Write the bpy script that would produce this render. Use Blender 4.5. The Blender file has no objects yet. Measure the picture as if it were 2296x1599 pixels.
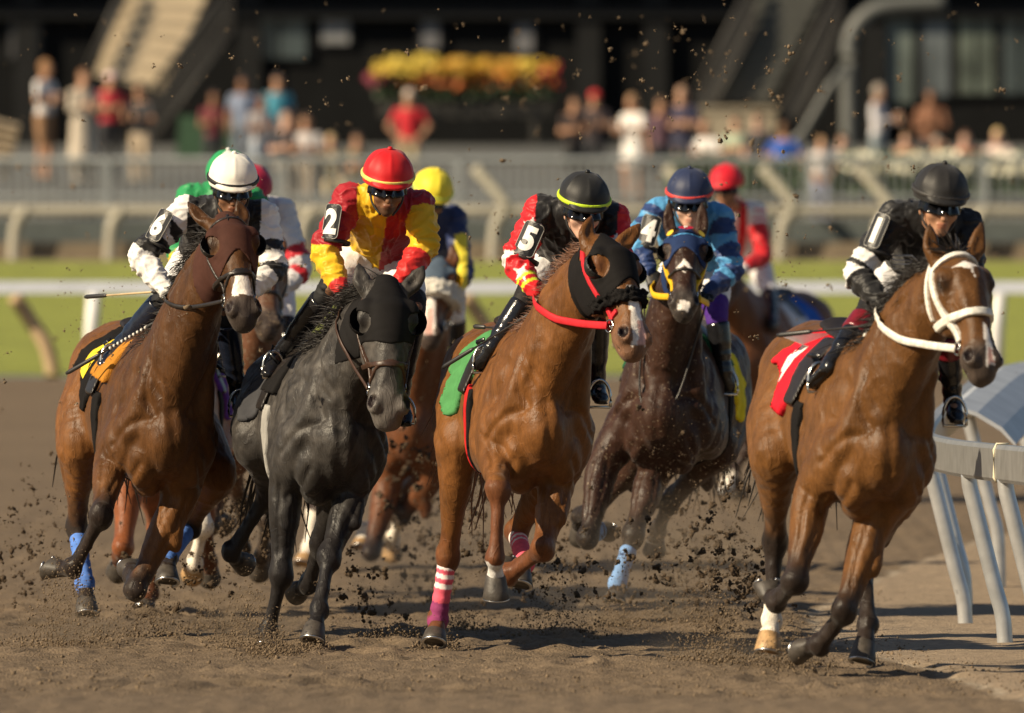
import bpy, bmesh, math, random
import numpy as np
from mathutils import Vector, Matrix
R = math.radians
rng = np.random.default_rng(7); random.seed(7)
SC = bpy.context.scene
COL = SC.collection
# ------------------------------------------------------------------ camera, sky, sun, exposure
cam = bpy.data.objects.new('camera', bpy.data.cameras.new('camera')); COL.objects.link(cam)
cam.location = (0, 0, 1.45); cam.rotation_euler = (R(90), 0, 0)
cam.data.sensor_width = 36; cam.data.lens = 386.7
cam.data.clip_start = 1; cam.data.clip_end = 2000
cam.data.dof.use_dof = True; cam.data.dof.focus_distance = 54.2; cam.data.dof.aperture_fstop = 3.4
cam.data.dof.aperture_blades = 9
SC.camera = cam
SUN_EL, SUN_OFF = 32.0, 62.0          # elevation; degrees off the view axis, to the left of the photographer
world = bpy.data.worlds.new('World'); SC.world = world; world.use_nodes = True
wn = world.node_tree.nodes; wn.clear()
wo = wn.new('ShaderNodeOutputWorld'); wb = wn.new('ShaderNodeBackground'); ws = wn.new('ShaderNodeTexSky')
ws.sky_type = 'NISHITA'; ws.sun_disc = False; ws.sun_elevation = R(SUN_EL); ws.sun_rotation = R(180 + SUN_OFF)
ws.air_density = 1.0; ws.dust_density = 0.8
wb.inputs['Strength'].default_value = 0.05
world.node_tree.links.new(ws.outputs[0], wb.inputs[0]); world.node_tree.links.new(wb.outputs[0], wo.inputs[0])
sun = bpy.data.objects.new('sun', bpy.data.lights.new('sun', 'SUN')); COL.objects.link(sun)
sun.data.energy = 5.0; sun.data.angle = R(0.55); sun.data.color = (1.0, 0.83, 0.58)
_to = Vector((-math.sin(R(SUN_OFF))*math.cos(R(SUN_EL)), -math.cos(R(SUN_OFF))*math.cos(R(SUN_EL)), math.sin(R(SUN_EL))))
sun.rotation_euler = _to.to_track_quat('Z', 'Y').to_euler(); sun.location = _to*30
SC.view_settings.view_transform = 'Standard'; SC.view_settings.look = 'None'
SC.view_settings.exposure = 0.50; SC.view_settings.gamma = 1.0
SC.render.engine = 'CYCLES'; SC.cycles.use_denoising = True
SC.cycles.max_bounces = 6; SC.cycles.caustics_reflective = False; SC.cycles.caustics_refractive = False

# ------------------------------------------------------------------ helpers
FPX, CX, CY, HC = 24664.0, 1148.0, 799.5, 1.45
def P(x, y, d):
    "a point the photograph shows at (x, y), standing d metres away"
    return np.array([(x-CX)*d/FPX, d, HC-(y-CY)*d/FPX])
_TD = [0, 40, 56, 66, 76, 88, 102, 117, 135, 153, 160, 165, 170, 190, 200, 400]
_TZ = [-.02, -.02, 0.0, .05, .2, .42, .80, 1.22, 1.98, 2.80, 3.05, 3.3, 4.0, 5.0, 5.3, 5.6]
def ground_z(d): return np.interp(d, _TD, _TZ)
def V3(*a): return np.array(a, float)
def nrm(v): v = np.asarray(v, float); return v/max(np.linalg.norm(v), 1e-9)
def lerp(a, b, t): return a+(b-a)*t
def sst(a, b, x): t = np.clip((x-a)/(b-a), 0, 1); return t*t*(3-2*t)

def mesh(name, V, F, mat=None, parent=None, col=None, smooth=True):
    V = np.asarray(V, np.float32); me = bpy.data.meshes.new(name)
    if isinstance(F, np.ndarray) and F.ndim == 2:
        n, k = F.shape
        me.vertices.add(len(V)); me.vertices.foreach_set('co', V.ravel())
        me.loops.add(n*k); me.loops.foreach_set('vertex_index', F.astype(np.int32).ravel())
        me.polygons.add(n); me.polygons.foreach_set('loop_start', np.arange(0, n*k, k, dtype=np.int32))
        me.update(calc_edges=True)
    else:
        me.from_pydata([tuple(map(float, v)) for v in V], [], [tuple(map(int, f)) for f in F]); me.update()
    if smooth: me.polygons.foreach_set('use_smooth', np.ones(len(me.polygons), bool))
    if col is not None:
        a = me.color_attributes.new('col', 'FLOAT_COLOR', 'POINT')
        c = np.ones((len(V), 4), np.float32); c[:, :3] = col; a.data.foreach_set('color', c.ravel())
    if mat: me.materials.append(mat)
    o = bpy.data.objects.new(name, me); COL.objects.link(o)
    if parent is not None: o.parent = parent
    return o
def empty(name, loc=(0, 0, 0)):
    "thing root; stays at the origin so that parts keep world coordinates"
    o = bpy.data.objects.new(name, None); COL.objects.link(o); o.empty_display_size = .1
    return o
def tag(o, label=None, cat=None, group=None, kind=None):
    for k, v in (('label', label), ('category', cat), ('group', group), ('kind', kind)):
        if v: o[k] = v
    return o

class MB:
    "collects boxes, tubes and prisms into one mesh"
    def __init__(s): s.v = []; s.f = []
    def add(s, V, F):
        n = len(s.v); s.v += [tuple(map(float, p)) for p in V]; s.f += [tuple(int(i)+n for i in f) for f in F]; return s
    def box(s, a, b, M=None):
        (x0, y0, z0), (x1, y1, z1) = a, b
        V = [(x0,y0,z0),(x1,y0,z0),(x1,y1,z0),(x0,y1,z0),(x0,y0,z1),(x1,y0,z1),(x1,y1,z1),(x0,y1,z1)]
        if M is not None: V = [M @ Vector(v) for v in V]
        return s.add(V, [(0,3,2,1),(4,5,6,7),(0,1,5,4),(1,2,6,5),(2,3,7,6),(3,0,4,7)])
    def tube(s, pts, r, n=8, w=None, up=None):
        "round tube through pts; r a number or a list; w = flatten factor across up"
        pts = [np.asarray(p, float) for p in pts]; m = len(pts)
        r = [r]*m if np.isscalar(r) else list(r)
        base = len(s.v); u0 = V3(0, 0, 1) if up is None else np.asarray(up, float)
        for i, p in enumerate(pts):
            t = nrm(pts[min(i+1, m-1)]-pts[max(i-1, 0)])
            a = np.cross(t, u0)
            if np.linalg.norm(a) < 1e-3: a = np.cross(t, V3(1, 0.1, 0))
            a = nrm(a); b = np.cross(a, t)
            for k in range(n):
                q = 2*math.pi*k/n
                s.v.append(tuple(p + a*math.cos(q)*r[i]*(w or 1) + b*math.sin(q)*r[i]))
        for i in range(m-1):
            for k in range(n):
                k2 = (k+1) % n
                s.f.append((base+i*n+k, base+i*n+k2, base+(i+1)*n+k2, base+(i+1)*n+k))
        s.f.append(tuple(base+k for k in range(n))[::-1]); s.f.append(tuple(base+(m-1)*n+k for k in range(n)))
        return s
    def prism(s, poly, off):
        "polygon (3-D points) pushed by off"
        n = len(poly); V = [np.asarray(p, float) for p in poly]; W = [p+np.asarray(off, float) for p in V]
        return s.add(V+W, [tuple(range(n))[::-1], tuple(range(n, 2*n))]+[(i, (i+1) % n, n+(i+1) % n, n+i) for i in range(n)])
    def build(s, name, mat=None, parent=None, smooth=False):
        return mesh(name, s.v, s.f, mat, parent, smooth=smooth)
def spline(pts, n=6):
    "Catmull-Rom through rows of pts"
    pts = np.asarray(pts, float); m = len(pts)
    if m == 2: return np.array([lerp(pts[0], pts[1], t) for t in np.linspace(0, 1, n+1)])
    out = []
    for i in range(m-1):
        p0, p1, p2, p3 = pts[max(i-1, 0)], pts[i], pts[i+1], pts[min(i+2, m-1)]
        for t in np.arange(n)/n:
            out.append(.5*((2*p1)+(p2-p0)*t+(2*p0-5*p1+4*p2-p3)*t*t+(3*p1-p0-3*p2+p3)*t**3))
    out.append(pts[-1]); return np.array(out)
def noise3(V, scale, seed=0, oct=3):
    "cheap smooth noise about -1..1 on points V (N,3)"
    r = np.random.default_rng(seed); out = np.zeros(len(V)); amp = 1.0; tot = 0
    for o in range(oct):
        for k in range(4):
            d = r.normal(size=3); d /= np.linalg.norm(d); f = scale*(2**o)*r.uniform(.7, 1.4)
            w = V @ d*f + r.uniform(0, 6.28)
            e = r.normal(size=3); e /= np.linalg.norm(e)
            out += amp*np.sin(w + 1.3*np.sin(V @ e*f*.8+r.uniform(0, 6.28)))/4; 
        tot += amp; amp *= .5
    return out/tot*1.6

# ------------------------------------------------------------------ signed-distance bodies
class SDF:
    def __init__(s): s.ops = []
    def _add(s, fn, lo, hi, k, mode): s.ops.append((fn, np.asarray(lo), np.asarray(hi), k, mode)); return s
    def ell(s, c, r, A=None, k=.03, mode='u'):
        "ellipsoid, A rows = its axes"
        c = np.asarray(c, float); r = np.asarray(r, float); A = np.eye(3) if A is None else np.array([nrm(a) for a in A])
        e = np.abs(A.T) @ r
        def fn(X, Y, Z):
            x, y, z = X-c[0], Y-c[1], Z-c[2]
            q = [(A[i, 0]*x+A[i, 1]*y+A[i, 2]*z)/r[i] for i in range(3)]
            k0 = np.sqrt(q[0]**2+q[1]**2+q[2]**2)+1e-6
            k1 = np.sqrt((q[0]/r[0])**2+(q[1]/r[1])**2+(q[2]/r[2])**2)+1e-6
            return k0*(k0-1)/k1
        return s._add(fn, c-e, c+e, k, mode)
    def loft(s, pts, W, H, side, k=.03, n=4, mode='u', endcap=1.0):
        "tube through pts with half-width W along side and half-height H across it"
        m = len(pts); W = [W]*m if np.isscalar(W) else W; H = W if H is None else ([H]*m if np.isscalar(H) else H)
        side = np.asarray(side, float); sd = np.tile(side, (m, 1)) if side.ndim == 1 else side
        Q = spline(np.column_stack([np.asarray(pts, float), W, H, sd]), n)
        segs = []
        for a, b in zip(Q[:-1], Q[1:]):
            A, B = a[:3], b[:3]; T = B-A; L = np.linalg.norm(T)
            if L < 1e-6: continue
            T = T/L; S = nrm((a[5:8]+b[5:8])/2); S = nrm(S-T*np.dot(S, T)); U = np.cross(T, S)
            segs.append((A, T, L, S, U, max(a[3], .003), max(b[3], .003), max(a[4], .003), max(b[4], .003)))
        rad = np.maximum(Q[:, 3], Q[:, 4])[:, None]
        lo, hi = (Q[:, :3]-rad).min(0), (Q[:, :3]+rad).max(0)
        def fn(X, Y, Z, K=k):
            out = np.full(np.broadcast_shapes(X.shape, Y.shape, Z.shape), .5, np.float32)
            xs, ys, zs = X.ravel(), Y.ravel(), Z.ravel()
            for A, T, L, S, U, w0, w1, h0, h1 in segs:
                r = max(w0, w1, h0, h1)+K+.035; B = A+T*L
                l, h = np.minimum(A, B)-r, np.maximum(A, B)+r
                i0, i1 = np.searchsorted(xs, (l[0], h[0])); j0, j1 = np.searchsorted(ys, (l[1], h[1])); k0, k1 = np.searchsorted(zs, (l[2], h[2]))
                if i0 >= i1 or j0 >= j1 or k0 >= k1: continue
                x, y, z = X[i0:i1]-A[0], Y[:, j0:j1]-A[1], Z[:, :, k0:k1]-A[2]
                tt = x*T[0]+y*T[1]+z*T[2]; t = np.clip(tt/L, 0, 1)
                u = x*S[0]+y*S[1]+z*S[2]; v = x*U[0]+y*U[1]+z*U[2]; al = tt-t*L
                w = w0+(w1-w0)*t; hh = h0+(h1-h0)*t; mm = np.minimum(w, hh)*endcap
                k0_ = np.sqrt((u/w)**2+(v/hh)**2+(al/mm)**2)+1e-6
                k1_ = np.sqrt((u/w**2)**2+(v/hh**2)**2+(al/mm**2)**2)+1e-6
                sub = out[i0:i1, j0:j1, k0:k1]; np.minimum(sub, k0_*(k0_-1)/k1_, out=sub)
            return out
        return s._add(fn, lo, hi, k, mode)
    def cap(s, a, b, ra, rb, k=.03, mode='u'):
        d = nrm(np.asarray(b)-np.asarray(a)); sd = np.cross(d, V3(.3, .2, .9))
        return s.loft([a, b], [ra, rb], None, sd, k, n=1, mode=mode)
    def grid(s, lo, hi, h):
        ax = [np.arange(lo[i]-2.5*h, hi[i]+3.5*h, h, dtype=np.float32) for i in range(3)]
        D = np.full([len(a) for a in ax], .5, np.float32)
        for fn, l, hh, k, mode in s.ops:
            m = k+3*h; sl = []
            for i in range(3):
                a, b = np.searchsorted(ax[i], (l[i]-m, hh[i]+m)); sl.append(slice(a, b))
            if any(q.start >= q.stop for q in sl): continue
            d = fn(ax[0][sl[0]][:, None, None], ax[1][sl[1]][None, :, None], ax[2][sl[2]][None, None, :]).astype(np.float32)
            A = D[tuple(sl)]
            if mode == 'u':
                hh_ = np.maximum(k-np.abs(A-d), 0)/k; A[...] = np.minimum(A, d)-hh_*hh_*k*.25
            else:
                d = -d; hh_ = np.maximum(k-np.abs(A-d), 0)/k; A[...] = np.maximum(A, d)+hh_*hh_*k*.25
        return ax, D
    def bounds(s):
        u = [o for o in s.ops if o[4] == 'u']
        return np.min([o[1] for o in u], 0), np.max([o[2] for o in u], 0)
    def surface(s, h, lo=None, hi=None, region=None, grow=0.0, floor=None):
        l, u = s.bounds()
        lo = l-grow if lo is None else np.asarray(lo); hi = u+grow if hi is None else np.asarray(hi)
        ax, D = s.grid(lo, hi, h); D = D-grow
        if region is not None:
            D = np.maximum(D, region(ax[0][:, None, None], ax[1][None, :, None], ax[2][None, None, :]))
        return nets(ax, D, h)
_E = [(0,1),(2,3),(4,5),(6,7),(0,2),(1,3),(4,6),(5,7),(0,4),(1,5),(2,6),(3,7)]
def nets(ax, D, h):
    "naive surface nets -> vertices, quads"
    D[[0, -1]] = .5; D[:, [0, -1]] = .5; D[:, :, [0, -1]] = .5
    I = D < 0
    cs = np.zeros([n-1 for n in D.shape], np.int8)
    offs = [(i, j, k) for i in (0, 1) for j in (0, 1) for k in (0, 1)]
    n0, n1, n2 = D.shape
    for i, j, k in offs: cs += I[i:n0-1+i, j:n1-1+j, k:n2-1+k]
    act = (cs > 0) & (cs < 8); idx = np.argwhere(act)
    if len(idx) == 0: return np.zeros((0, 3)), np.zeros((0, 4), int)
    ids = np.full(act.shape, -1, np.int32); ids[act] = np.arange(len(idx))
    val = np.stack([D[idx[:, 0]+o[0], idx[:, 1]+o[1], idx[:, 2]+o[2]] for o in offs], 1)
    acc = np.zeros((len(idx), 3)); cnt = np.zeros(len(idx)); O = np.array(offs, float)
    for a, b in _E:
        va, vb = val[:, a], val[:, b]; m = (va < 0) != (vb < 0)
        t = np.where(m, va/np.where(m, va-vb, 1), 0)
        acc += np.where(m[:, None], O[a]+(O[b]-O[a])*t[:, None], 0); cnt += m
    loc = idx+acc/cnt[:, None]
    V = np.column_stack([ax[i][0]+loc[:, i]*h for i in range(3)])
    Q = []
    for axis in range(3):
        sl0 = [slice(1, -1)]*3; sl1 = [slice(1, -1)]*3
        sl0[axis] = slice(0, -1); sl1[axis] = slice(1, None)
        a, b = I[tuple(sl0)], I[tuple(sl1)]; e = np.argwhere(a != b)
        if not len(e): continue
        flip = a[e[:, 0], e[:, 1], e[:, 2]]
        c = e+1; c[:, axis] -= 1
        p, q = [(1, 2), (2, 0), (0, 1)][axis]
        def at(dp, dq):
            g = c.copy(); g[:, p] -= dp; g[:, q] -= dq; return ids[g[:, 0], g[:, 1], g[:, 2]]
        f = np.stack([at(1, 1), at(0, 1), at(0, 0), at(1, 0)], 1)
        f[~flip] = f[~flip][:, ::-1]; Q.append(f)
    Q = np.concatenate(Q); return V, Q[(Q >= 0).all(1)]
def vnormals(V, Q):
    n = np.cross(V[Q[:, 2]]-V[Q[:, 0]], V[Q[:, 3]]-V[Q[:, 1]]); N = np.zeros_like(V)
    for i in range(4): np.add.at(N, Q[:, i], n)
    return N/np.maximum(np.linalg.norm(N, axis=1), 1e-9)[:, None]
def polyline_t(V, pts):
    "distance to and running parameter along a polyline"
    pts = np.asarray(pts, float); best = np.full(len(V), 9.); par = np.zeros(len(V))
    for i, (a, b) in enumerate(zip(pts[:-1], pts[1:])):
        T = b-a; t = np.clip(((V-a) @ T)/max(T @ T, 1e-9), 0, 1); d = np.linalg.norm(V-a-t[:, None]*T, axis=1)
        m = d < best; best[m] = d[m]; par[m] = i+t[m]
    return best, par

# ------------------------------------------------------------------ materials
def node_mat(name):
    m = bpy.data.materials.new(name); m.use_nodes = True; return m, m.node_tree.nodes, m.node_tree.links, m.node_tree.nodes['Principled BSDF']
_M = {}
def mat(name, col, rough=.6, var=.15, scale=20., bump=0., bscale=80., spec=.5, metal=0., sheen=0., coat=0.):
    "solid colour with noise variation and fine bump"
    if name in _M: return _M[name]
    m, n, l, b = node_mat(name)
    tc = n.new('ShaderNodeTexCoord'); nz = n.new('ShaderNodeTexNoise'); nz.inputs['Scale'].default_value = scale; nz.inputs['Detail'].default_value = 5
    l.new(tc.outputs['Object'], nz.inputs['Vector'])
    cr = n.new('ShaderNodeValToRGB'); c = np.array(col)
    cr.color_ramp.elements[0].position = .3; cr.color_ramp.elements[1].position = .7
    cr.color_ramp.elements[0].color = (*np.clip(c*(1-var), 0, 1), 1); cr.color_ramp.elements[1].color = (*np.clip(c*(1+var), 0, 1), 1)
    l.new(nz.outputs['Fac'], cr.inputs['Fac']); l.new(cr.outputs['Color'], b.inputs['Base Color'])
    b.inputs['Roughness'].default_value = rough; b.inputs['Specular IOR Level'].default_value = spec; b.inputs['Metallic'].default_value = metal
    b.inputs['Sheen Weight'].default_value = sheen; b.inputs['Coat Weight'].default_value = coat; b.inputs['Coat Roughness'].default_value = .15
    if bump:
        n2 = n.new('ShaderNodeTexNoise'); n2.inputs['Scale'].default_value = bscale; n2.inputs['Detail'].default_value = 4
        l.new(tc.outputs['Object'], n2.inputs['Vector'])
        bp = n.new('ShaderNodeBump'); bp.inputs['Strength'].default_value = 1; bp.inputs['Distance'].default_value = bump
        l.new(n2.outputs['Fac'], bp.inputs['Height']); l.new(bp.outputs['Normal'], b.inputs['Normal'])
    _M[name] = m; return m
def vmat(name, rough=.5, *a, **k):
    if name not in _M: _M[name] = _vmat(name, rough, *a, **k)
    return _M[name]
def _vmat(name, rough=.5, var=.2, scale=12., bump=.002, bscale=60., spec=.5, sheen=0., speck=None, coat=0., stretch=(1, 1, 1), vein=0.):
    "colour from the mesh's own paint (attribute col) with noise on top; speck = (colour, amount) dried splashes"
    if name in _M: return _M[name]
    m, n, l, b = node_mat(name)
    at = n.new('ShaderNodeAttribute'); at.attribute_name = 'col'
    tc = n.new('ShaderNodeTexCoord'); mp = n.new('ShaderNodeMapping'); mp.inputs['Scale'].default_value = stretch
    l.new(tc.outputs['Object'], mp.inputs['Vector'])
    nz = n.new('ShaderNodeTexNoise'); nz.inputs['Scale'].default_value = scale; nz.inputs['Detail'].default_value = 6
    l.new(mp.outputs[0], nz.inputs['Vector'])
    mr = n.new('ShaderNodeMapRange'); mr.inputs[1].default_value = .3; mr.inputs[2].default_value = .7
    mr.inputs[3].default_value = 1-var; mr.inputs[4].default_value = 1+var; l.new(nz.outputs['Fac'], mr.inputs[0])
    vm = n.new('ShaderNodeVectorMath'); vm.operation = 'SCALE'; l.new(at.outputs['Color'], vm.inputs[0]); l.new(mr.outputs[0], vm.inputs['Scale'])
    out = vm.outputs[0]
    if vein:   # lie of the hair: fine streaks
        mp2 = n.new('ShaderNodeMapping'); mp2.inputs['Scale'].default_value = (1, 1, .16); mp2.inputs['Rotation'].default_value = (.3, .25, 0); l.new(tc.outputs['Object'], mp2.inputs['Vector'])
        nh = n.new('ShaderNodeTexNoise'); nh.inputs['Scale'].default_value = 130; nh.inputs['Detail'].default_value = 3; l.new(mp2.outputs[0], nh.inputs['Vector'])
        mh = n.new('ShaderNodeMapRange'); mh.inputs[1].default_value = .3; mh.inputs[2].default_value = .7; mh.inputs[3].default_value = .80; mh.inputs[4].default_value = 1.2; l.new(nh.outputs['Fac'], mh.inputs[0])
        vh = n.new('ShaderNodeVectorMath'); vh.operation = 'SCALE'; l.new(out, vh.inputs[0]); l.new(mh.outputs[0], vh.inputs['Scale']); out = vh.outputs[0]
        rr = n.new('ShaderNodeMapRange'); rr.inputs[1].default_value = .3; rr.inputs[2].default_value = .7; rr.inputs[3].default_value = rough-.10; rr.inputs[4].default_value = rough+.14; l.new(nz.outputs['Fac'], rr.inputs[0])
    if speck:
        ns = n.new('ShaderNodeTexNoise'); ns.inputs['Scale'].default_value = 55; ns.inputs['Detail'].default_value = 3
        l.new(tc.outputs['Object'], ns.inputs['Vector'])
        r2 = n.new('ShaderNodeMapRange'); r2.inputs[1].default_value = .74-.22*speck[1]; r2.inputs[2].default_value = .80-.22*speck[1]
        l.new(ns.outputs['Fac'], r2.inputs[0]); mx = n.new('ShaderNodeMix'); mx.data_type = 'RGBA'
        l.new(r2.outputs[0], mx.inputs[0]); l.new(out, mx.inputs[6]); mx.inputs[7].default_value = (*speck[0], 1); out = mx.outputs[2]
    l.new(out, b.inputs['Base Color'])
    b.inputs['Roughness'].default_value = rough; b.inputs['Specular IOR Level'].default_value = spec; b.inputs['Sheen Weight'].default_value = sheen
    if vein: l.new(rr.outputs[0], b.inputs['Roughness'])
    b.inputs['Coat Weight'].default_value = coat; b.inputs['Coat Roughness'].default_value = .2
    if bump:
        n2 = n.new('ShaderNodeTexNoise'); n2.inputs['Scale'].default_value = bscale; n2.inputs['Detail'].default_value = 4
        l.new(mp.outputs[0], n2.inputs['Vector'])
        bp = n.new('ShaderNodeBump'); bp.inputs['Strength'].default_value = 1; bp.inputs['Distance'].default_value = bump
        l.new(n2.outputs['Fac'], bp.inputs['Height']); l.new(bp.outputs['Normal'], b.inputs['Normal'])
        if vein:   # branching lines under the skin
            n3 = n.new('ShaderNodeTexNoise'); n3.inputs['Scale'].default_value = 9.0; n3.inputs['Detail'].default_value = 2.5; n3.inputs['Distortion'].default_value = .6
            l.new(mp.outputs[0], n3.inputs['Vector'])
            s1 = n.new('ShaderNodeMath'); s1.operation = 'SUBTRACT'; s1.inputs[1].default_value = .5; l.new(n3.outputs['Fac'], s1.inputs[0])
            s2 = n.new('ShaderNodeMath'); s2.operation = 'ABSOLUTE'; l.new(s1.outputs[0], s2.inputs[0])
            s3 = n.new('ShaderNodeMapRange'); s3.interpolation_type = 'SMOOTHSTEP'; s3.inputs[1].default_value = 0; s3.inputs[2].default_value = .028; s3.inputs[3].default_value = 1; s3.inputs[4].default_value = 0; l.new(s2.outputs[0], s3.inputs[0])
            b2 = n.new('ShaderNodeBump'); b2.inputs['Strength'].default_value = 1; b2.inputs['Distance'].default_value = vein
            l.new(s3.outputs[0], b2.inputs['Height']); l.new(bp.outputs['Normal'], b2.inputs['Normal']); l.new(b2.outputs['Normal'], b.inputs['Normal'])
    _M[name] = m; return m
# ------------------------------------------------------------------ the setting: track, turf, apron, grandstand
RAIL = [(3.6, 36), (2.95, 44), (2.68, 48.5), (2.434, 52.3), (2.25, 56.5), (2.26, 60), (2.55, 64), (3.35, 71.5), (4.7, 80), (7.2, 92)]
RAILP = spline([(x, y, 0) for x, y in RAIL], 8)
def rail_x(y): return np.interp(y, RAILP[:, 1], RAILP[:, 0])
def grid_sheet(name, xs, ys, zf, material, colf=None):
    X, Y = np.meshgrid(xs, ys, indexing='ij'); V = np.column_stack([X.ravel(), Y.ravel(), np.zeros(X.size)]); V[:, 2] = zf(V)
    nx, ny = len(xs), len(ys); i = np.arange(nx-1)[:, None]*ny+np.arange(ny-1)[None, :]
    F = np.stack([i, i+ny, i+ny+1, i+1], -1).reshape(-1, 4)
    return mesh(name, V, F, material, None, colf(V) if colf else None)
PRINTS = [(a_, b_, c_) for a_, b_, c_ in zip(rng.uniform(-3, 2.0, 110), 48+14*rng.random(110)**1.3, rng.uniform(.8, 1.4, 110))]
def dirt_z(V):
    z = ground_z(V[:, 1]); r = 1-sst(75, 95, V[:, 1])
    W = V.copy(); W[:, 2] = 0
    for px, py, ps in PRINTS:
        m = (np.abs(V[:, 0]-px) < .4) & (np.abs(V[:, 1]-py) < .5)
        if m.any():
            q = np.hypot((V[m, 0]-px)/ps, (V[m, 1]-py)/(ps*1.5)); z[m] += -.034*np.exp(-(q/.075)**2)+.018*np.exp(-((q-.13)/.05)**2)
    z = z+r*(.020*noise3(W*[.6, 1, 1], 2.6, 1, 2)+.011*np.abs(noise3(W, 9, 2, 2))+.010*noise3(W, 24, 3, 2)+.006*noise3(W, 60, 4, 1))
    # deep prints and ridges ploughed across the course
    k = noise3(W*[.5, 1.3, 1], 3.2, 8, 2); z -= r*.035*sst(.55, .95, k); z += r*.025*sst(.6, 1.0, -k)
    v = sst(rail_x(V[:, 1])-.75, rail_x(V[:, 1])-.5, V[:, 0])      # raked verge under the rail is smoother
    return lerp(z, ground_z(V[:, 1])+.008*noise3(W, 14, 6, 2)+.02*v, v*.75)
def dirt_col(V):
    W = V.copy(); W[:, 2] = 0
    c = np.tile(np.array((.172, .127, .084)), (len(V), 1)); c = c*(1+.10*noise3(W, 1.3, 11, 3))[:, None]
    c = c*(1-.20*sst(.3, 1.0, noise3(W*[.5, 1.5, 1], 4.2, 12, 3)))[:, None]
    e = V[:, 0]-(rail_x(V[:, 1])-.62+.03*noise3(W, 6, 13, 2)); v = sst(-.05, .08, e)[:, None]
    c = c*(1-v)+np.array((.30, .23, .16))*v
    chalk = (np.exp(-(e/.035)**2)*(.35+.65*(noise3(W, 9, 14, 2) > -.1))*.6)[:, None]
    return c*(1-chalk)+np.array((.42, .36, .28))*chalk
DIRT = vmat('track_dirt', .92, .24, 26., .013, 80., .2)
xs = np.unique(np.concatenate([np.linspace(-90, -6, 15), np.linspace(-6, -3.6, 25), np.arange(-3.6, 3.7, .028), np.linspace(3.7, 8, 25), np.linspace(8, 90, 15)]))
ys = np.unique(np.concatenate([np.linspace(-5, 38, 9), np.linspace(38, 47, 60), np.arange(47, 64, .033), np.arange(64, 80, .10), np.linspace(80, 117, 60)]))
o = grid_sheet('track_ground', xs, ys, dirt_z, DIRT, dirt_col); tag(o, kind='structure')
bx = np.linspace(-120, 120, 41)
def plain(name, y0, y1, n, material, lift=0.):
    o = grid_sheet(name, bx, np.linspace(y0, y1, n), lambda V: ground_z(V[:, 1])+lift, material); return tag(o, kind='structure')
plain('turf_course', 117, 151.5, 30, mat('turf', (.245, .27, .042), .9, .22, 2.2, .03, 30), .03)
plain('service_path', 151.5, 165, 12, mat('service_path', (.20, .155, .10), .95, .2, 2, .02, 10))
plain('apron', 165, 200, 20, mat('asphalt_apron', (.105, .107, .10), .85, .15, 3, .01, 30))
plain('terrace', 200, 420, 12, mat('terrace_paving', (.07, .068, .065), .85, .2, 2))
far = np.array([(-900, 420, 5.6), (900, 420, 5.6), (900, 1500, 5.6), (-900, 1500, 5.6)]); tag(mesh('ground', far, [(0, 1, 2, 3)], mat('far_ground', (.08, .09, .04), .9)), kind='structure')
for nm, x0, x1 in (('field', -900, -90), ('field', 90, 900)):
    tag(mesh(nm, [(x0, -5, -.1), (x1, -5, -.1), (x1, 420, 5.4), (x0, 420, 5.4)], [(0, 1, 2, 3)], mat('far_ground', (.08, .09, .04), .9)), kind='structure')
for nm, y0, y1 in (('near_ground', -400, -5),):
    tag(mesh(nm, [(-900, y0, -.04), (900, y0, -.04), (900, y1, -.04), (-900, y1, -.04)], [(0, 1, 2, 3)], DIRT, None, np.tile((.172, .127, .084), (4, 1))), kind='structure')

# ---- inner safety rail on the bend
ALU = mat('shaded_rail_aluminium', (.34, .34, .335), .34, .16, 10, .0006, 60, metal=.45)  # beam metal darkened: a passing horse's shadow is put into its colour
PVC = mat('rail_cover_plastic', (.42, .44, .47), .38, .18, 4, .001, 20)
POSTM = mat('lit_rail_post_aluminium', (.52, .53, .54), .30, .14, 10, .0006, 60, metal=.5)  # paler copy of the beam metal, sunlight put into its colour
root = empty('safety_rail'); tag(root, 'grey aluminium safety rail with goose-neck posts on the bend beside the white-bridled horse', 'rail')
path = RAILP; tang = np.gradient(path, axis=0); tang /= np.linalg.norm(tang, axis=1)[:, None]
inf = np.column_stack([tang[:, 1], -tang[:, 0], np.zeros(len(path))])       # towards the infield
gz = ground_z(path[:, 1])+.26*sst(59, 69, path[:, 1])
prof = [(-.028, .845), (-.040, .862), (-.040, 1.005), (-.028, 1.025), (.03, 1.025), (.045, 1.005), (.045, .862), (.03, .845)]
def sweep(name, prof, material, parent, i0=0, i1=None, closed=True):
    pts, nn, zz = path[i0:i1], inf[i0:i1], gz[i0:i1]; V = []; m = len(prof)
    for p, nv, z in zip(pts, nn, zz):
        for s_, u in prof: V.append((p[0]+nv[0]*s_, p[1]+nv[1]*s_, z+u))
    F = []
    for i in range(len(pts)-1):
        for k in range(m if closed else m-1): F.append((i*m+k, i*m+(k+1) % m, (i+1)*m+(k+1) % m, (i+1)*m+k))
    if closed: F += [tuple(range(m))[::-1], tuple((len(pts)-1)*m+k for k in range(m))]
    return mesh(name, V, F, material, parent, smooth=False)
def rail_i(y): return int(np.argmin(np.abs(path[:, 1]-y)))
beam_cuts = [36, 41, 46.5, 53.6, 60.4, 67, 74, 82, 91.5]
for y0, y1 in zip(beam_cuts[:-1], beam_cuts[1:]):
    b = sweep('beam', prof, ALU, root, rail_i(y0), rail_i(y1)+1)
jp = rail_i(53.6); mb = MB(); c = path[jp]
for s_, u in [(-.047, .85), (-.047, 1.02)]: pass
mb.tube([(c[0]+inf[jp][0]*s_, c[1]+inf[jp][1]*s_-.01, gz[jp]+u) for s_, u in [(-.03, .842), (-.044, .866), (-.0445, 1.0), (-.03, 1.03), (.03, 1.03)]], .006, 6)
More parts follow.
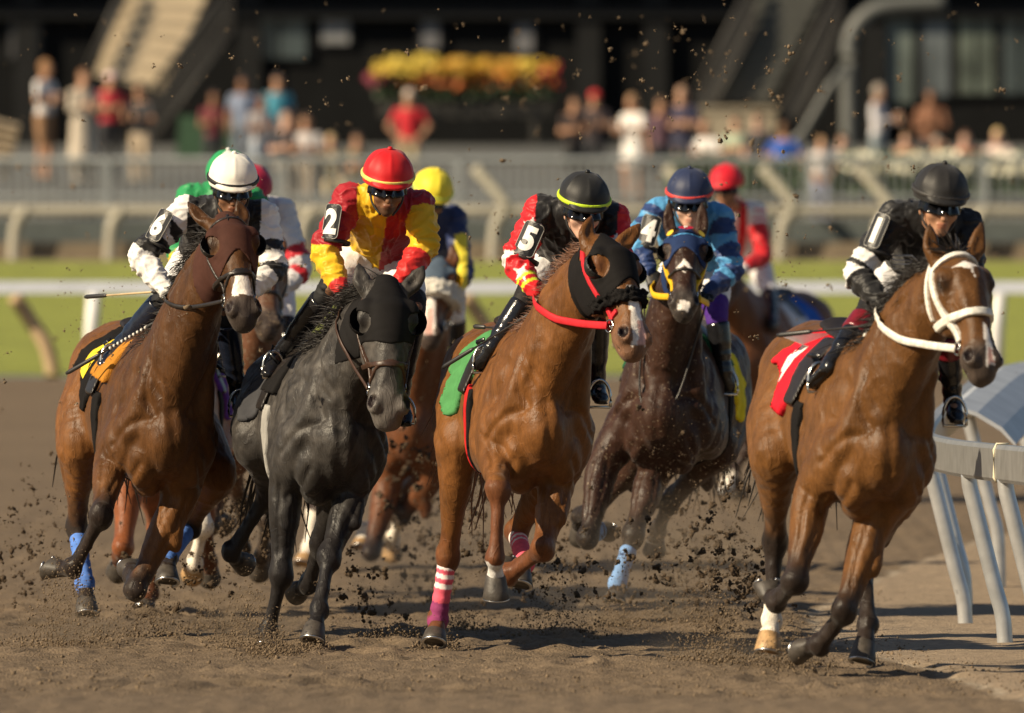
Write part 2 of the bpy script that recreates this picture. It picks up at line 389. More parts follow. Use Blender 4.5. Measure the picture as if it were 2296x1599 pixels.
mb.build('joint_strap', mat('pale_strap', (.75, .68, .5), .5), root, True)
# sloping cover on the infield side, in panels
cover = [(.045, 1.030), (.10, 1.050), (.22, 1.015), (.36, .93), (.44, .835), (.435, .822), (.35, .91), (.21, .995), (.10, 1.03), (.05, 1.012)]
cuts = [41, 44.6, 48.2, 51.8, 55.4, 59.0, 62.6, 66.2, 69.8, 73.4, 77, 80.6, 84.2, 87.8, 91.5]
for y0, y1 in zip(cuts[:-1], cuts[1:]):
    i0, i1 = rail_i(y0), rail_i(y1)
    if y0 >= 62.5 and i1-i0 >= 1: sweep('cover_panel', cover, PVC, root, i0, i1+1)
post_ys = [37.0, 40.0, 43.0, 46.0, 49.0, 51.6, 53.2, 55.2, 58.4, 62.0, 66.0, 70.5, 75, 80, 86]
for y in post_ys:
    i = rail_i(y); c = V3(np.interp(y, path[:, 1], path[:, 0]), y, float(ground_z(y)+.26*sst(59, 69, y))); nv = inf[i]
    pts = [c+nv*s_+V3(0, 0, u) for s_, u in [(0.0, .86), (.005, .80), (.03, .70), (.075, .52), (.13, .30), (.175, .12), (.185, -.15), (.187, -.4)]]
    MB().tube(spline(pts, 3), .040, 12).build('post', POSTM, root, True)

# ---- white rail along the turf
WHITE = mat('white_rail_paint', (.72, .72, .70), .45, .1, 6)
TAN = mat('shaded_post', (.42, .30, .18), .7, .2, 6)  # curved stays stand in shade; that shade is put into the tan
root = empty('turf_rail'); tag(root, 'long white running rail along the near edge of the turf course', 'rail')
d = 117.0; z = ground_z(d)
mb = MB(); mb.box((-60, d-.06, z+.90), (60, d+.06, z+1.03)); mb.build('beam', mat('turf_rail_beam', (.60, .64, .72), .35, .08, 4), root)
for x in np.arange(205-1015*6, 205+1015*8, 1015/1.0):
    wx = (x-CX)*d/FPX
    if abs(wx) < 58: MB().tube([(wx-.02, d, z-.2), (wx, d, z+.5), (wx+.03, d, z+.90)], .078, 10).build('post', WHITE, root, True)
for x in np.arange(75-1015*6, 75+1015*8, 1015):
    wx = (x-CX)*d/FPX
    if abs(wx) < 58: MB().tube(spline([(wx-.22, d+.3, z+.88), (wx-.05, d+.3, z+.62), (wx+.12, d+.3, z+.35), (wx+.19, d+.3, z+.05), (wx+.2, d+.3, z-.2)], 4), .085, 10).build('stay', TAN, root, True)

# ---- far rail with goose-neck posts
CREAM = mat('cream_paint', (.37, .345, .28), .6, .12, 5)
root = empty('outer_rail'); tag(root, 'cream goose-neck rail along the far side of the turf', 'rail')
d = 153.0; z = ground_z(d)
MB().tube([(-60, d, z+.68), (60, d, z+.68)], .07, 8).build('beam', CREAM, root, True)
mb = MB(); mb.box((-60, d+.2, z-.02), (60, d+.35, z+.24)); mb.build('kick_board', mat('kick_board', (.19, .15, .10), .8, .2, 3), root)
MB().box((-60, d+.5, z+.05), (60, d+.54, z+.55)).build('mesh_panel', mat('fence_panel', (.085, .10, .10), .8, .2, 2), root)
for k in range(-30, 40):
    x = 245+215*k; wx = (x-CX)*d/FPX
    if abs(wx) > 30: continue
    up = [(wx, d, z-.1), (wx+.02, d, z+.35), (wx+.07, d, z+.55), (wx+.20, d, z+.72)]
    if k >= 4 and k % 2 == 0 or k in (7,): up += [(wx+.02, d+.05, z+.98), (wx-.25, d+.1, z+1.28)]
    MB().tube(spline(up, 4), .085, 10).build('post', CREAM, root, True)

# ---- crowd fence with pickets
GREYP = mat('galvanised_fence', (.26, .285, .29), .5, .15, 6)
root = empty('crowd_fence'); tag(root, 'pale steel picket fence in front of the spectators', 'fence')
d = 163.0; z = ground_z(d)
for u, r in ((1.16, .045), (.62, .03), (.12, .03)): MB().tube([(-45, d, z+u), (45, d, z+u)], r, 8).build('fence_rail', GREYP, root, True)
mb = MB()
for x in np.arange(-20, 20, .13): mb.box((x-.011, d-.011, z), (x+.011, d+.011, z+1.14))
o = mb.build('pickets', GREYP, root); o['kind'] = 'stuff'
for x in np.arange(-45, 45, 2.6): MB().box((x-.05, d-.05, z-.1), (x+.05, d+.05, z+1.2)).build('post', GREYP, root)

# ---- grandstand
CHAR = mat('shaded_charcoal_brick', (.0045, .005, .0055), .9, .25, 2.5, .01, 12, spec=.2)  # charcoal brick darkened further: the overhang's shade is put into the colour
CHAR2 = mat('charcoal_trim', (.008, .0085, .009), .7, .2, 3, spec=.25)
GLASS = mat('grandstand_glass', (.05, .065, .07), .12, .3, 1.2)
GLASS2 = mat('lit_grandstand_glass', (.10, .12, .10), .25, .5, 1.5)
root = empty('grandstand'); tag(root, 'charcoal grandstand front with dull windows behind the spectators', 'building')
d = 205.0; z = 5.3
def W(x, y, dd=d): return P(x, y, dd)
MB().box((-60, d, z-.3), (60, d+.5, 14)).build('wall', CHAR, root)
MB().box((-60, d-3.2, 11.6), (60, d+.5, 12.2)).build('shade_canopy', CHAR2, root)  # unseen roof overhang, added to cast shade on the wall
MB().box((-60, d-.35, W(0, 42)[2]), (60, d-.002, W(0, 14)[2])).build('ledge', CHAR2, root)
for x in (60, 560, 1320, 1470, 1960): 
    a = W(x, 0)[0]; MB().box((a-.22, d-.25, z-.2), (a+.22, d-.003, 11.6)).build('pier', CHAR2, root)
def win(x0, x1, y0, y1, m=GLASS2, n=1):
    a, b = W(x0, y1), W(x1, y0); fr = MB().box((a[0]-.06, d-.10, a[2]-.06), (b[0]+.06, d-.004, b[2]+.06)).build('window', CHAR2, root)
    for i in range(n):
        l, r_ = lerp(a[0], b[0], i/n)+.03, lerp(a[0], b[0], (i+1)/n)-.03
        MB().box((l, d-.13, a[2]), (r_, d-.102, b[2])).build('pane', m, fr)
GREYG = mat('pale_lit_pane', (.23, .235, .24), .6, .2, 2)  # pale window pane: its lit look is put into the colour
win(718, 786, 26, 98, GREYG); win(942, 988, 46, 108, mat('dull_lit_pane', (.15, .15, .16), .6)); win(1152, 1198, 54, 117, mat('dull_lit_pane', (.15, .15, .16), .6))  # duller panes, their lit look painted in as well
win(20, 95, 20, 130, mat('dim_pane', (.06, .06, .065), .5)); win(560, 690, 40, 130, GLASS, 2)
win(1985, 2050, 40, 230, mat('pale_green_pane', (.14, .17, .155), .4, .4, .9)); win(2065, 2130, 40, 215, mat('grey_pane', (.12, .14, .15), .4, .5, .9)); win(2145, 2230, 40, 210, GLASS2, 2); win(2245, 2330, 40, 210, GLASS, 2)  # greenish grey reflections are put into these pane colours
# staircases
def flight(label, quad, d0, m, steps, rails):
    r = empty('staircase'); tag(r, label, 'staircase', 'outside stairs of the grandstand')
    q = [P(x, y, d0) for x, y in quad]                       # top-left, top-right, bottom-right, bottom-left
    MB().prism(q, (0, .9, 0)).build('stringer', m, r)
    for i in range(steps):
        t = (i+.5)/steps; a, b = lerp(q[0], q[3], t), lerp(q[1], q[2], t); h = .045
        MB().prism([a+V3(0, -.05, h), b+V3(0, -.05, h), b+V3(0, -.05, -h), a+V3(0, -.05, -h)], (0, .048, 0)).build('nosing', m, r)
    for (x0, y0), (x1, y1), hh in rails:
        a, b = P(x0, y0, d0-.25), P(x1, y1, d0-.25)
        RM = mat('stair_railing', (.030, .028, .026), .6)
        MB().tube([a, b], .05, 8).build('hand_rail', RM, r, True); MB().tube([a-V3(0, 0, hh), b-V3(0, 0, hh)], .04, 8).build('bottom_rail', RM, r, True)
        n = 22; mb = MB()
        for i in range(n+1):
            p = lerp(a, b, i/n); mb.box((p[0]-.02, p[1]-.02, p[2]-hh), (p[0]+.02, p[1]+.02, p[2]))
        o = mb.build('balusters', RM, r); o['kind'] = 'stuff'
    return r
flight('sunlit beige staircase with dark railing at the stand, behind the white shirted group', [(290, -40), (478, -40), (362, 205), (212, 168)], 199, mat('beige_concrete', (.60, .49, .34), .8, .08, 2), 7,
       [((520, -45), (330, 215), .95), ((285, -45), (195, 150), .25)])
flight('grey concrete staircase on the stand beside the curved pipe', [(1720, -40), (1858, -40), (1720, 232), (1572, 232)], 200, mat('shaded_grey_concrete', (.085, .086, .078), .8, .1, 2), 9,  # concrete darkened: the shadow on these stairs is put into the colour
       [((1885, -45), (1745, 250), .9), ((1690, -45), (1560, 205), .9)])
r = empty('concrete_block'); tag(r, 'beige concrete block at the foot of the grey stairs', 'block')
a, b = P(1578, 330, 199), P(1738, 248, 199); mb = MB().box((a[0], 199, a[2]-.5), (b[0], 200.5, b[2])); mb.build('base', mat('block_concrete', (.33, .28, .20), .85), r)
MB().box((a[0]-.05, 198.95, b[2]+.003), (b[0]+.05, 200.55, b[2]+.07)).build('coping', mat('block_concrete', (.33, .28, .20), .85), r)
r = empty('curved_pipe'); tag(r, 'thick grey pipe bending over at the top beside the right-hand stairs', 'pipe')
PIPE = mat('pipe_paint', (.105, .11, .105), .5, .12, 4)
MB().tube(spline([P(1903, 350, 198.5), P(1903, 200, 198.5), P(1903, 110, 198.5), P(1918, 60, 198.5), P(1955, 25, 198.5), P(2010, 10, 198.5), P(2120, 5, 198.5)], 5), .145, 14).build('pipe', PIPE, r, True)
MB().tube([P(1903, 352, 198.5), P(1903, 336, 198.5)], .30, 14).build('base_flange', PIPE, r, True)
r = empty('handrail'); tag(r, 'slanting grey handrail left of the thick pipe', 'handrail')
MB().tube([P(1735, 345, 197.5), P(1800, 300, 197.5), P(1860, 195, 197.5), P(1895, 150, 197.5)], .075, 10).build('rail', PIPE, r, True)
MB().tube([P(1800, 355, 197.5), P(1800, 302, 197.5)], .05, 8).build('post', PIPE, r, True)
r = empty('bleacher_steps'); tag(r, 'dark green bleacher steps left of the teal shirted man', 'steps')
for i in range(6):
    a, b = P(392+i*2, 372-i*20, 186+i*.8), P(528, 360-i*20, 186+i*.8)
    MB().box((a[0], a[1], a[2]-.25), (b[0], a[1]+.78, b[2])).build('step', mat('green_bleacher', (.028, .070, .034), .7, .15, 4), r)
r = empty('bench'); tag(r, 'weathered slatted timber bench end at the left picture edge', 'bench')
for i in range(5):
    a = P(-60, 262+i*20, 166); b = P(42-i*4, 288+i*18, 166); MB().tube([a, b], .055, 4, 1.6).build('slat', mat('weathered_timber', (.36, .29, .20), .8, .25, 6), r)
MB().tube([P(25, 280, 166.2), P(10, 400, 166.2)], .06, 6).build('leg', mat('weathered_timber', (.36, .29, .20), .8, .25, 6), r, True)

# ---- planting
def leaves(name, lo, hi, n, size, m, parent, seed, stuff=True):
    r_ = np.random.default_rng(seed); c = r_.uniform(lo, hi, (n, 3)); V = []; F = []
    for p in c:
        a = nrm(r_.normal(size=3)); b = nrm(np.cross(a, r_.normal(size=3))); s_ = size*r_.uniform(.6, 1.4)
        k = len(V); V += [p-a*s_, p+b*s_*.5+np.cross(a, b)*s_*.12, p+a*s_, p-b*s_*.5]; F.append((k, k+1, k+2, k+3))
    o = mesh(name, V, np.array(F), m, parent, smooth=False)
    if stuff: o['kind'] = 'stuff'
    return o
def blossoms(name, lo, hi, n, size, m, parent, seed):
    r_ = np.random.default_rng(seed); c = r_.uniform(lo, hi, (n, 3)); V = []; F = []
    for p in c:
        nv = nrm(r_.normal(size=3)+V3(-.4, -1.2, .5)); a = nrm(np.cross(nv, V3(.2, .1, 1))); b = np.cross(nv, a); s_ = size*r_.uniform(.7, 1.3); k = len(V); V.append(p+nv*s_*.25)
        for i in range(8):
            q = math.pi*2*i/8; rr = s_*(1 if i % 2 == 0 else .72); V.append(p+a*math.cos(q)*rr+b*math.sin(q)*rr)
        F += [(k, k+1+i, k+1+(i+1) % 8) for i in range(8)]
    o = mesh(name, V, np.array(F), m, parent, smooth=False); o['kind'] = 'stuff'; return o
LEAF = mat('leaf', (.055, .105, .030), .6, .3, 3)
r = empty('flower_planter'); tag(r, 'long hanging planter overflowing with yellow and red flowers on the dark wall', 'planter')
dd = 197.0; a, b = P(850, 262, dd), P(1235, 228, dd)
MB().box((a[0], dd, a[2]), (b[0], dd+.6, b[2])).build('box', mat('planter_timber', (.035, .032, .028), .8), r)
for xx in (a[0]+.3, b[0]-.3): MB().box((xx-.05, dd+.05, ground_z(dd)), (xx+.05, dd+.55, a[2]-.002)).build('leg', mat('planter_timber', (.035, .032, .028), .8), r)
box = lambda x0, x1, y0, y1: ((P(x0, y1, dd)[0], dd-.3, P(x0, y1, dd)[2]), (P(x1, y0, dd)[0], dd+.5, P(x1, y0, dd)[2]))
leaves('foliage', *box(840, 1245, 168, 222), 1300, .06, mat('dark_leaf', (.022, .045, .014), .6, .3, 3), r, 3)
_r = np.random.default_rng(4); _cl = [(x-26, x+26, 146+k-13-_r.uniform(-4, 6), 150+k+12, 70, [(.60, .42, .04), (.55, .31, .03), (.62, .46, .06)][int(_r.integers(0, 3))]) for x, k in zip(range(858, 1235, 33), _r.uniform(-5, 9, 12))]
for i, (x0, x1, y0, y1, n, c) in enumerate(_cl+[(900, 1200, 140, 178, 60, (.55, .30, .03)),
        (1010, 1245, 148, 195, 210, (.62, .16, .02)), (900, 1050, 168, 200, 110, (.40, .10, .02)), (1215, 1252, 140, 190, 60, (.45, .03, .03)), (815, 880, 160, 190, 50, (.22, .02, .05))]):
    blossoms('blossoms', *box(x0, x1, y0, y1), n, .055, mat('petal%d' % i, c, .6), r, 20+i)
for i, (x0, x1, y0, y1, lab) in enumerate([(1500, 1640, 352, 470, 'clipped green hedge behind the two rearmost caps'), (1640, 1880, 372, 440, 'low green shrubs under the blue jerseyed spectator'), (1885, 2330, 345, 440, 'flowering green hedge with white blooms along the crowd at far right')]):
    r = empty('hedge'); tag(r, lab, 'hedge', 'hedges along the apron'); dd = 168.0
    lo, hi = P(x0, y1, dd), P(x1, y0, dd)
    leaves('foliage', (lo[0], dd-.4, lo[2]), (hi[0], dd+.4, hi[2]), 3000, .08, LEAF, r, 40+i)
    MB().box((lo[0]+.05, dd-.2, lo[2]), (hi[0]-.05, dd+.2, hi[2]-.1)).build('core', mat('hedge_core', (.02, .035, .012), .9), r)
    if i == 2: blossoms('blossoms', (lo[0], dd-.45, lo[2]+.35), (hi[0], dd-.3, hi[2]), 150, .075, mat('white_petal', (.75, .72, .55), .6), r, 50)
# ------------------------------------------------------------------ spectators
SKINV = vmat('spectator_cloth_and_skin', .7, .12, 8., .003, 20., .3)
SK = [(.50, .29, .19), (.42, .23, .14), (.24, .12, .07), (.55, .34, .25)]
def spectator(label, x, ytop, d, h, shirt, legs, skin=0, hair=(.05, .03, .02), turn=0, arms='down', sleeve=.35, shorts=None, cap=None, dress=None, sit=False, longhair=False, lean=0.):
    "a standing or seated figure: one continuous body painted by garment"
    top = P(x, ytop, d); k = h/1.75
    fz = top[2]-h if not sit else top[2]-1.32*k
    base = V3(top[0], d, fz); c, s = math.cos(R(turn)), math.sin(R(turn))
    rt = V3(c, s, 0); fw = V3(s, -c, 0); Z = V3(0, 0, 1)
    Bp = lambda r_, f, z: base+rt*r_*k+fw*(f+lean*max(z-1, 0))*k+Z*z*k
    b = SDF(); hip = .93 if not sit else .50; sh = hip+.50
    for sd in (-1, 1):
        if sit: leg = [Bp(sd*.10, 0, .5), Bp(sd*.13, .40, .50), Bp(sd*.12, .42, .07)]
        else: leg = [Bp(sd*.095, 0, .92), Bp(sd*.11, .02, .50), Bp(sd*.11, -.02, .07)]
        b.loft([leg[0], lerp(leg[0], leg[1], .5), leg[1], lerp(leg[1], leg[2], .4), leg[2]], [.095*k, .085*k, .062*k, .06*k, .042*k], None, rt, .03, 2)
        b.cap(leg[2]-Z*.03*k-fw*.04, leg[2]-Z*.03*k+fw*.15*k, .04*k, .035*k, .02)
    tors = [Bp(0, 0, hip), Bp(0, .01, hip+.2), Bp(0, 0, hip+.40), Bp(0, -.01, hip+.53)]
    b.loft(tors, [.165*k, .155*k, .185*k, .12*k], [.115*k, .11*k, .12*k, .075*k], rt, .04, 3)
    if dress: b.loft([Bp(0, 0, hip+.15), Bp(0, 0, hip-.15), Bp(0, 0, hip+.0-dress)], [.15*k, .20*k, .24*k], [.12*k, .15*k, .18*k], rt, .04, 2)
    b.cap(Bp(0, 0, sh), Bp(0, .01, sh+.13), .055*k, .052*k, .02)
    hc = Bp(0, .03, hip+.70); b.ell(hc, (.078*k, .10*k, .118*k), (rt, fw, Z), .02); b.ell(hc-Z*.06*k+fw*.03*k, (.055*k, .07*k, .07*k), (rt, fw, Z), .02)
    b.ell(hc+fw*.10*k-Z*.01*k, (.014*k, .022*k, .03*k), (rt, fw, Z), .012)
    if not cap: b.ell(hc+Z*.03*k-fw*.012*k, (.088*k, .108*k, .112*k), (rt, fw, Z), .01)
    if longhair: b.loft([hc-fw*.05*k, hc-fw*.10*k-Z*.15*k, hc-fw*.09*k-Z*.32*k], [.09*k, .10*k, .06*k], [.06*k, .05*k, .03*k], rt, .02, 2)
    armL = []
    for sd in (-1, 1):
        S = Bp(sd*.185, 0, sh-.02)
        if arms == 'down': E, H = Bp(sd*.25, -.03, sh-.30), Bp(sd*.24, .08, sh-.54)
        elif arms == 'fold': E, H = Bp(sd*.26, .04, sh-.28), Bp(-sd*.05, .19, sh-.24)
        elif arms == 'front': E, H = Bp(sd*.25, .05, sh-.28), Bp(sd*.12, .30, sh-.22)
        elif arms == 'up': E, H = Bp(sd*.27, .16, sh-.12), Bp(sd*.10, .22, sh+.10)
        else: E, H = Bp(sd*.33, .0, sh-.26), Bp(sd*.18, .06, sh-.45)
        b.loft([S, lerp(S, E, .5), E], [.056*k, .05*k, .042*k], None, fw, .025, 2); b.loft([E, lerp(E, H, .5), H], [.042*k, .038*k, .028*k], None, fw, .015, 2)
        b.ell(H+nrm(H-E)*.06*k, (.03*k, .04*k, .07*k), (rt, fw, nrm(H-E)), .02); armL.append([S, E, H, H+nrm(H-E)*.12])
    V, Q = b.surface(.021)
    col = np.tile(np.array(shirt, float), (len(V), 1)); zz = (V[:, 2]-base[2])/k
    sk = np.array(SK[skin])
    da = np.minimum(polyline_t(V, armL[0])[0], polyline_t(V, armL[1])[0]); low = zz < hip+.04
    tors_d = polyline_t(V, tors)[0]
    if sit: low = (zz < hip+.10) & (tors_d > .13*k) | (zz < hip)
    col[low & (da > .06)] = legs
    if shorts is not None: col[(zz < shorts) & low & (da > .07)] = sk
    col[zz < .06] = (.05, .05, .05)
    if dress: col[(zz < hip+.1) & (zz > hip-dress-.02)] = shirt
    for A in armL:
        dd, pp = polyline_t(V, A); m = (dd < .075*k) & (pp > sleeve*2) & (dd < tors_d*.8); col[m] = sk
    col[zz > sh+.03] = sk
    rel = V-hc; hm = (zz > sh+.12) & ((rel @ fw < .015*k) | (rel[:, 2] > .055*k)); col[hm] = hair
    if longhair: col[(rel @ fw < .0) & (zz > sh-.25) & (np.abs(rel @ rt) < .12*k) & (rel @ fw < -.06*k)] = hair
    r_ = empty('person'); tag(r_, label, 'person', 'spectators along the apron')
    mesh('body', V, Q, SKINV, r_, col)
    if cap:
        hs = SDF(); hs.ell(hc+Z*.045*k, (.098*k, .118*k, .10*k), (rt, fw, Z), .02); hs.ell(hc+fw*.13*k+Z*.05*k, (.07*k, .08*k, .014*k), (rt, fw, Z), .02)
        v, f = hs.surface(.014, region=lambda X, Y, Z_: (hc[2]+.03*k)-Z_+0*X+0*Y); mesh('cap', v, f, mat('cap_%d' % int(x), cap, .7), r_)
    return r_
def feet_d(y):
    ds = np.linspace(160, 200, 400); yy = CY-(ground_z(ds)-HC)*FPX/ds; return float(ds[np.argmin(np.abs(yy-y))])
Wt, Dk, Bg = (.68, .66, .66), (.035, .035, .04), (.42, .34, .25)
SP = spectator
SP('man in white t-shirt and brown shorts by the timber bench', 100, 136, 170, 1.86, Wt, (.30, .17, .09), 1, (.28, .15, .07), 60, 'fold', shorts=.5)
SP('person in a long cream coat beside the white t-shirt man', 186, 158, 173, 1.78, (.52, .45, .36), (.48, .42, .34), 0, (.20, .10, .05), 30, 'front', dress=.55, sleeve=.9)
SP('person in red shirt and pale cap with folded arms', 246, 164, 175, 1.75, (.50, .03, .05), Dk, 1, (.05, .03, .02), 20, 'fold', cap=(.60, .45, .45))
SP('man in dark shirt and beige trousers below the beige stairs', 316, 188, 175, 1.76, Dk, Bg, 1, (.10, .06, .04), -30, 'front')
SP('man in teal shirt standing beside the green steps', 622, 168, 181, 1.80, (.06, .26, .36), (.22, .26, .30), 1, (.06, .05, .05), 10, 'down')
SP('person in pale blue top with bag behind the green steps', 545, 172, 184, 1.75, (.20, .24, .34), (.20, .23, .28), 2, (.04, .03, .03), 0, 'down')
SP('person in white top and pale jeans beside the teal shirt', 585, 214, 178, 1.62, (.45, .42, .42), (.34, .38, .44), 2, (.04, .03, .03), 30, 'front')
SP('seated man in charcoal t-shirt leaning on his bare forearms', 640, 252, 170, 1.75, (.06, .06, .07), (.35, .30, .24), 3, (.35, .22, .15), 20, 'front', sit=True)
SP('seated man in pale t-shirt beside the charcoal t-shirt', 688, 256, 170, 1.75, (.48, .46, .46), (.33, .28, .22), 1, (.06, .04, .03), -10, 'front', sit=True)
SP('person in cream clothes sitting low near the red cap', 742, 302, 170, 1.6, (.52, .44, .28), (.50, .42, .28), 0, (.48, .36, .20), 10, 'down', sit=True)
SP('white haired man in a red polo shirt under the flower planter', 917, 203, 182, 1.78, (.52, .02, .03), (.45, .38, .24), 1, (.62, .58, .52), 0, 'akimbo')
SP('dark clad person left of the red cap spectator', 1287, 218, 180, 1.7, (.04, .03, .03), (.03, .03, .03), 1, (.05, .03, .02), 20, 'front')
SP('person in dark top and round red cap', 1334, 206, 181, 1.74, (.05, .04, .045), Dk, 1, (.05, .03, .02), 0, 'front', cap=(.60, .03, .03))
SP('woman in white top and short white skirt leaning forward', 1420, 213, 168.5, 1.68, (.72, .69, .66), (.70, .67, .64), 1, (.35, .22, .12), -40, 'front', dress=.28, shorts=.65, longhair=True)
SP('person in plum top behind the white skirted woman', 1482, 220, 178, 1.7, (.11, .06, .08), Dk, 1, (.08, .05, .03), 10, 'down')
SP('tall bald person in navy top by the grey stairs', 1530, 196, 178, 1.85, (.03, .035, .08), (.06, .06, .09), 0, (.40, .26, .18), -10, 'fold')
SP('person in white t-shirt bending over the hedge', 1594, 272, 171, 1.60, (.70, .68, .66), (.40, .38, .36), 0, (.30, .15, .08), -35, 'front', lean=.25)
SP('person in black top behind the blue jersey', 1702, 254, 176, 1.72, Dk, Dk, 3, (.10, .06, .03), -20, 'down')
SP('person in royal blue jersey with a pale panel seen from the back', 1757, 276, 171, 1.62, (.03, .10, .42), Dk, 1, (.16, .09, .05), 170, 'akimbo')
SP('child in white t-shirt and pale blue trousers at the fence', 1842, 308, 166.5, 1.28, (.66, .63, .62), (.28, .30, .42), 0, (.38, .24, .12), 10, 'akimbo')
SP('man in a white shirt left of the grey window panes', 1968, 190, 180, 1.82, (.62, .60, .62), (.24, .28, .30), 1, (.30, .26, .22), 70, 'front', sleeve=.9)
SP('large man in a rust brown shirt under the window panes', 2088, 200, 183, 1.84, (.22, .10, .055), Dk, 2, (.06, .04, .03), 0, 'fold', sleeve=.9)
SP('sunburnt person in an orange vest behind the white flowers', 2032, 298, 169, 1.45, (.50, .28, .17), (.36, .40, .42), 3, (.20, .12, .06), 0, 'front', sleeve=.05)
SP('grey haired person in pale top holding up both hands', 2100, 306, 169, 1.45, (.52, .50, .46), Dk, 1, (.30, .28, .25), 20, 'up')
SP('long haired blonde woman in pale pink at the far right hedge', 2238, 290, 168, 1.60, (.66, .52, .48), (.62, .58, .50), 3, (.66, .48, .22), -15, 'front', longhair=True)

SP('person in olive jacket between the seated pair and the red cap', 800, 300, 176, 1.66, (.16, .15, .09), Dk, 1, (.06, .04, .03), 15, 'fold')
SP('person in maroon top left of the pale blue bag carrier', 480, 205, 186, 1.66, (.16, .03, .04), Dk, 2, (.03, .02, .02), 10, 'front')
SP('person in pale green shirt by the concrete block', 1652, 262, 178, 1.66, (.30, .38, .28), Dk, 0, (.12, .07, .04), -15, 'fold')
SP('person in grey hooded top at the fence left of the thick pipe', 1888, 300, 170, 1.5, (.20, .21, .23), (.10, .12, .2), 3, (.06, .04, .02), 20, 'front')
SP('woman in coral top between the pale top and the blonde woman', 2165, 296, 172, 1.6, (.55, .20, .14), (.5, .46, .4), 3, (.10, .05, .03), 0, 'down', longhair=True)
# ------------------------------------------------------------------ horses
HOOF_GREY = mat('hoof_horn', (.055, .046, .038), .55, .35, 25, .002, 60)
HOOF_TAN = mat('pale_hoof_horn', (.42, .26, .12), .55, .35, 25, .002, 60)
STEEL = mat('shoe_steel', (.55, .55, .56), .3, .15, 30, metal=1.)
BRASS = mat('bit_steel', (.6, .58, .54), .22, .1, 30, metal=1.)
EYE = mat('horse_eye', (.012, .008, .006), .06, .1, 5, coat=1.)
NOSTRIL = mat('nostril_skin', (.05, .018, .016), .6, .3, 40)
def leather(name, c, rough=.42): return mat(name, c, rough, .25, 40, .0006, 250)
def cloth(name, c, rough=.8, bump=.0015): return mat(name, c, rough, .12, 18, bump, 220, spec=.12)

TRUNK = [(-.90, .03, .07, .10), (-.80, .05, .17, .21), (-.62, .06, .255, .29), (-.40, .04, .27, .31), (-.15, -.02, .285, .335),
         (.10, -.015, .285, .345), (.32, .0, .25, .365), (.50, -.01, .215, .335), (.64, -.04, .18, .265), (.76, -.055, .115, .165)]
def hoof(C, Sx, lat, horn, parent, r=1.0):
    "hoof wall from the coronet C to the sole centre Sx, shoe nailed below"
    a = nrm(Sx-C); L = np.linalg.norm(Sx-C); lat = nrm(lat-a*np.dot(lat, a)); t = np.cross(a, lat)
    def ring(c, rs, rt, toe, n=20, squash=0.):
        out = []
        for k in range(n):
            q = 2*math.pi*k/n; x, y = math.cos(q), math.sin(q)
            yy = y*(rt if y > 0 else rt*.72)
            out.append(c+lat*x*rs+t*(yy+toe)-a*squash*max(-y, 0))
        return out
    n = 20; V = []; F = []
    prof = [(-.10, .040, .042, -.006), (.02, .049, .050, -.002), (.12, .0515, .054, .0), (.55, .058, .063, .010), (.97, .066, .074, .020), (1.0, .064, .072, .020)]
    for u, rs, rt, toe in prof: V += ring(C+a*L*u, rs*r, rt*r, toe*r, n, .012)
    for i in range(len(prof)-1):
        for k in range(n): F.append((i*n+k, i*n+(k+1) % n, (i+1)*n+(k+1) % n, (i+1)*n+k))
    b = len(V); V += ring(C+a*(L-.008), .045*r, .05*r, .02*r, n, .012); V.append(C+a*(L-.015)+t*.0)
    m = len(prof)-1
    for k in range(n):
        F.append((m*n+k, m*n+(k+1) % n, b+(k+1) % n, b+k)); F.append((b+k, b+(k+1) % n, b+n))
    o = mesh('hoof', V, F, horn, parent)
    # shoe: a flat bent bar open at the heel
    mb = MB(); pts = []
    for q in np.linspace(-55, 235, 17):
        x, y = math.cos(R(q)), math.sin(R(q)); pts.append(C+a*(L+.002)+lat*x*.057*r+t*((y*(.064 if y > 0 else .046))+.02)*r)
    mb.tube(pts, .0055, 6, 1.6, up=a); mb.build('shoe', STEEL, o, True)
    return o

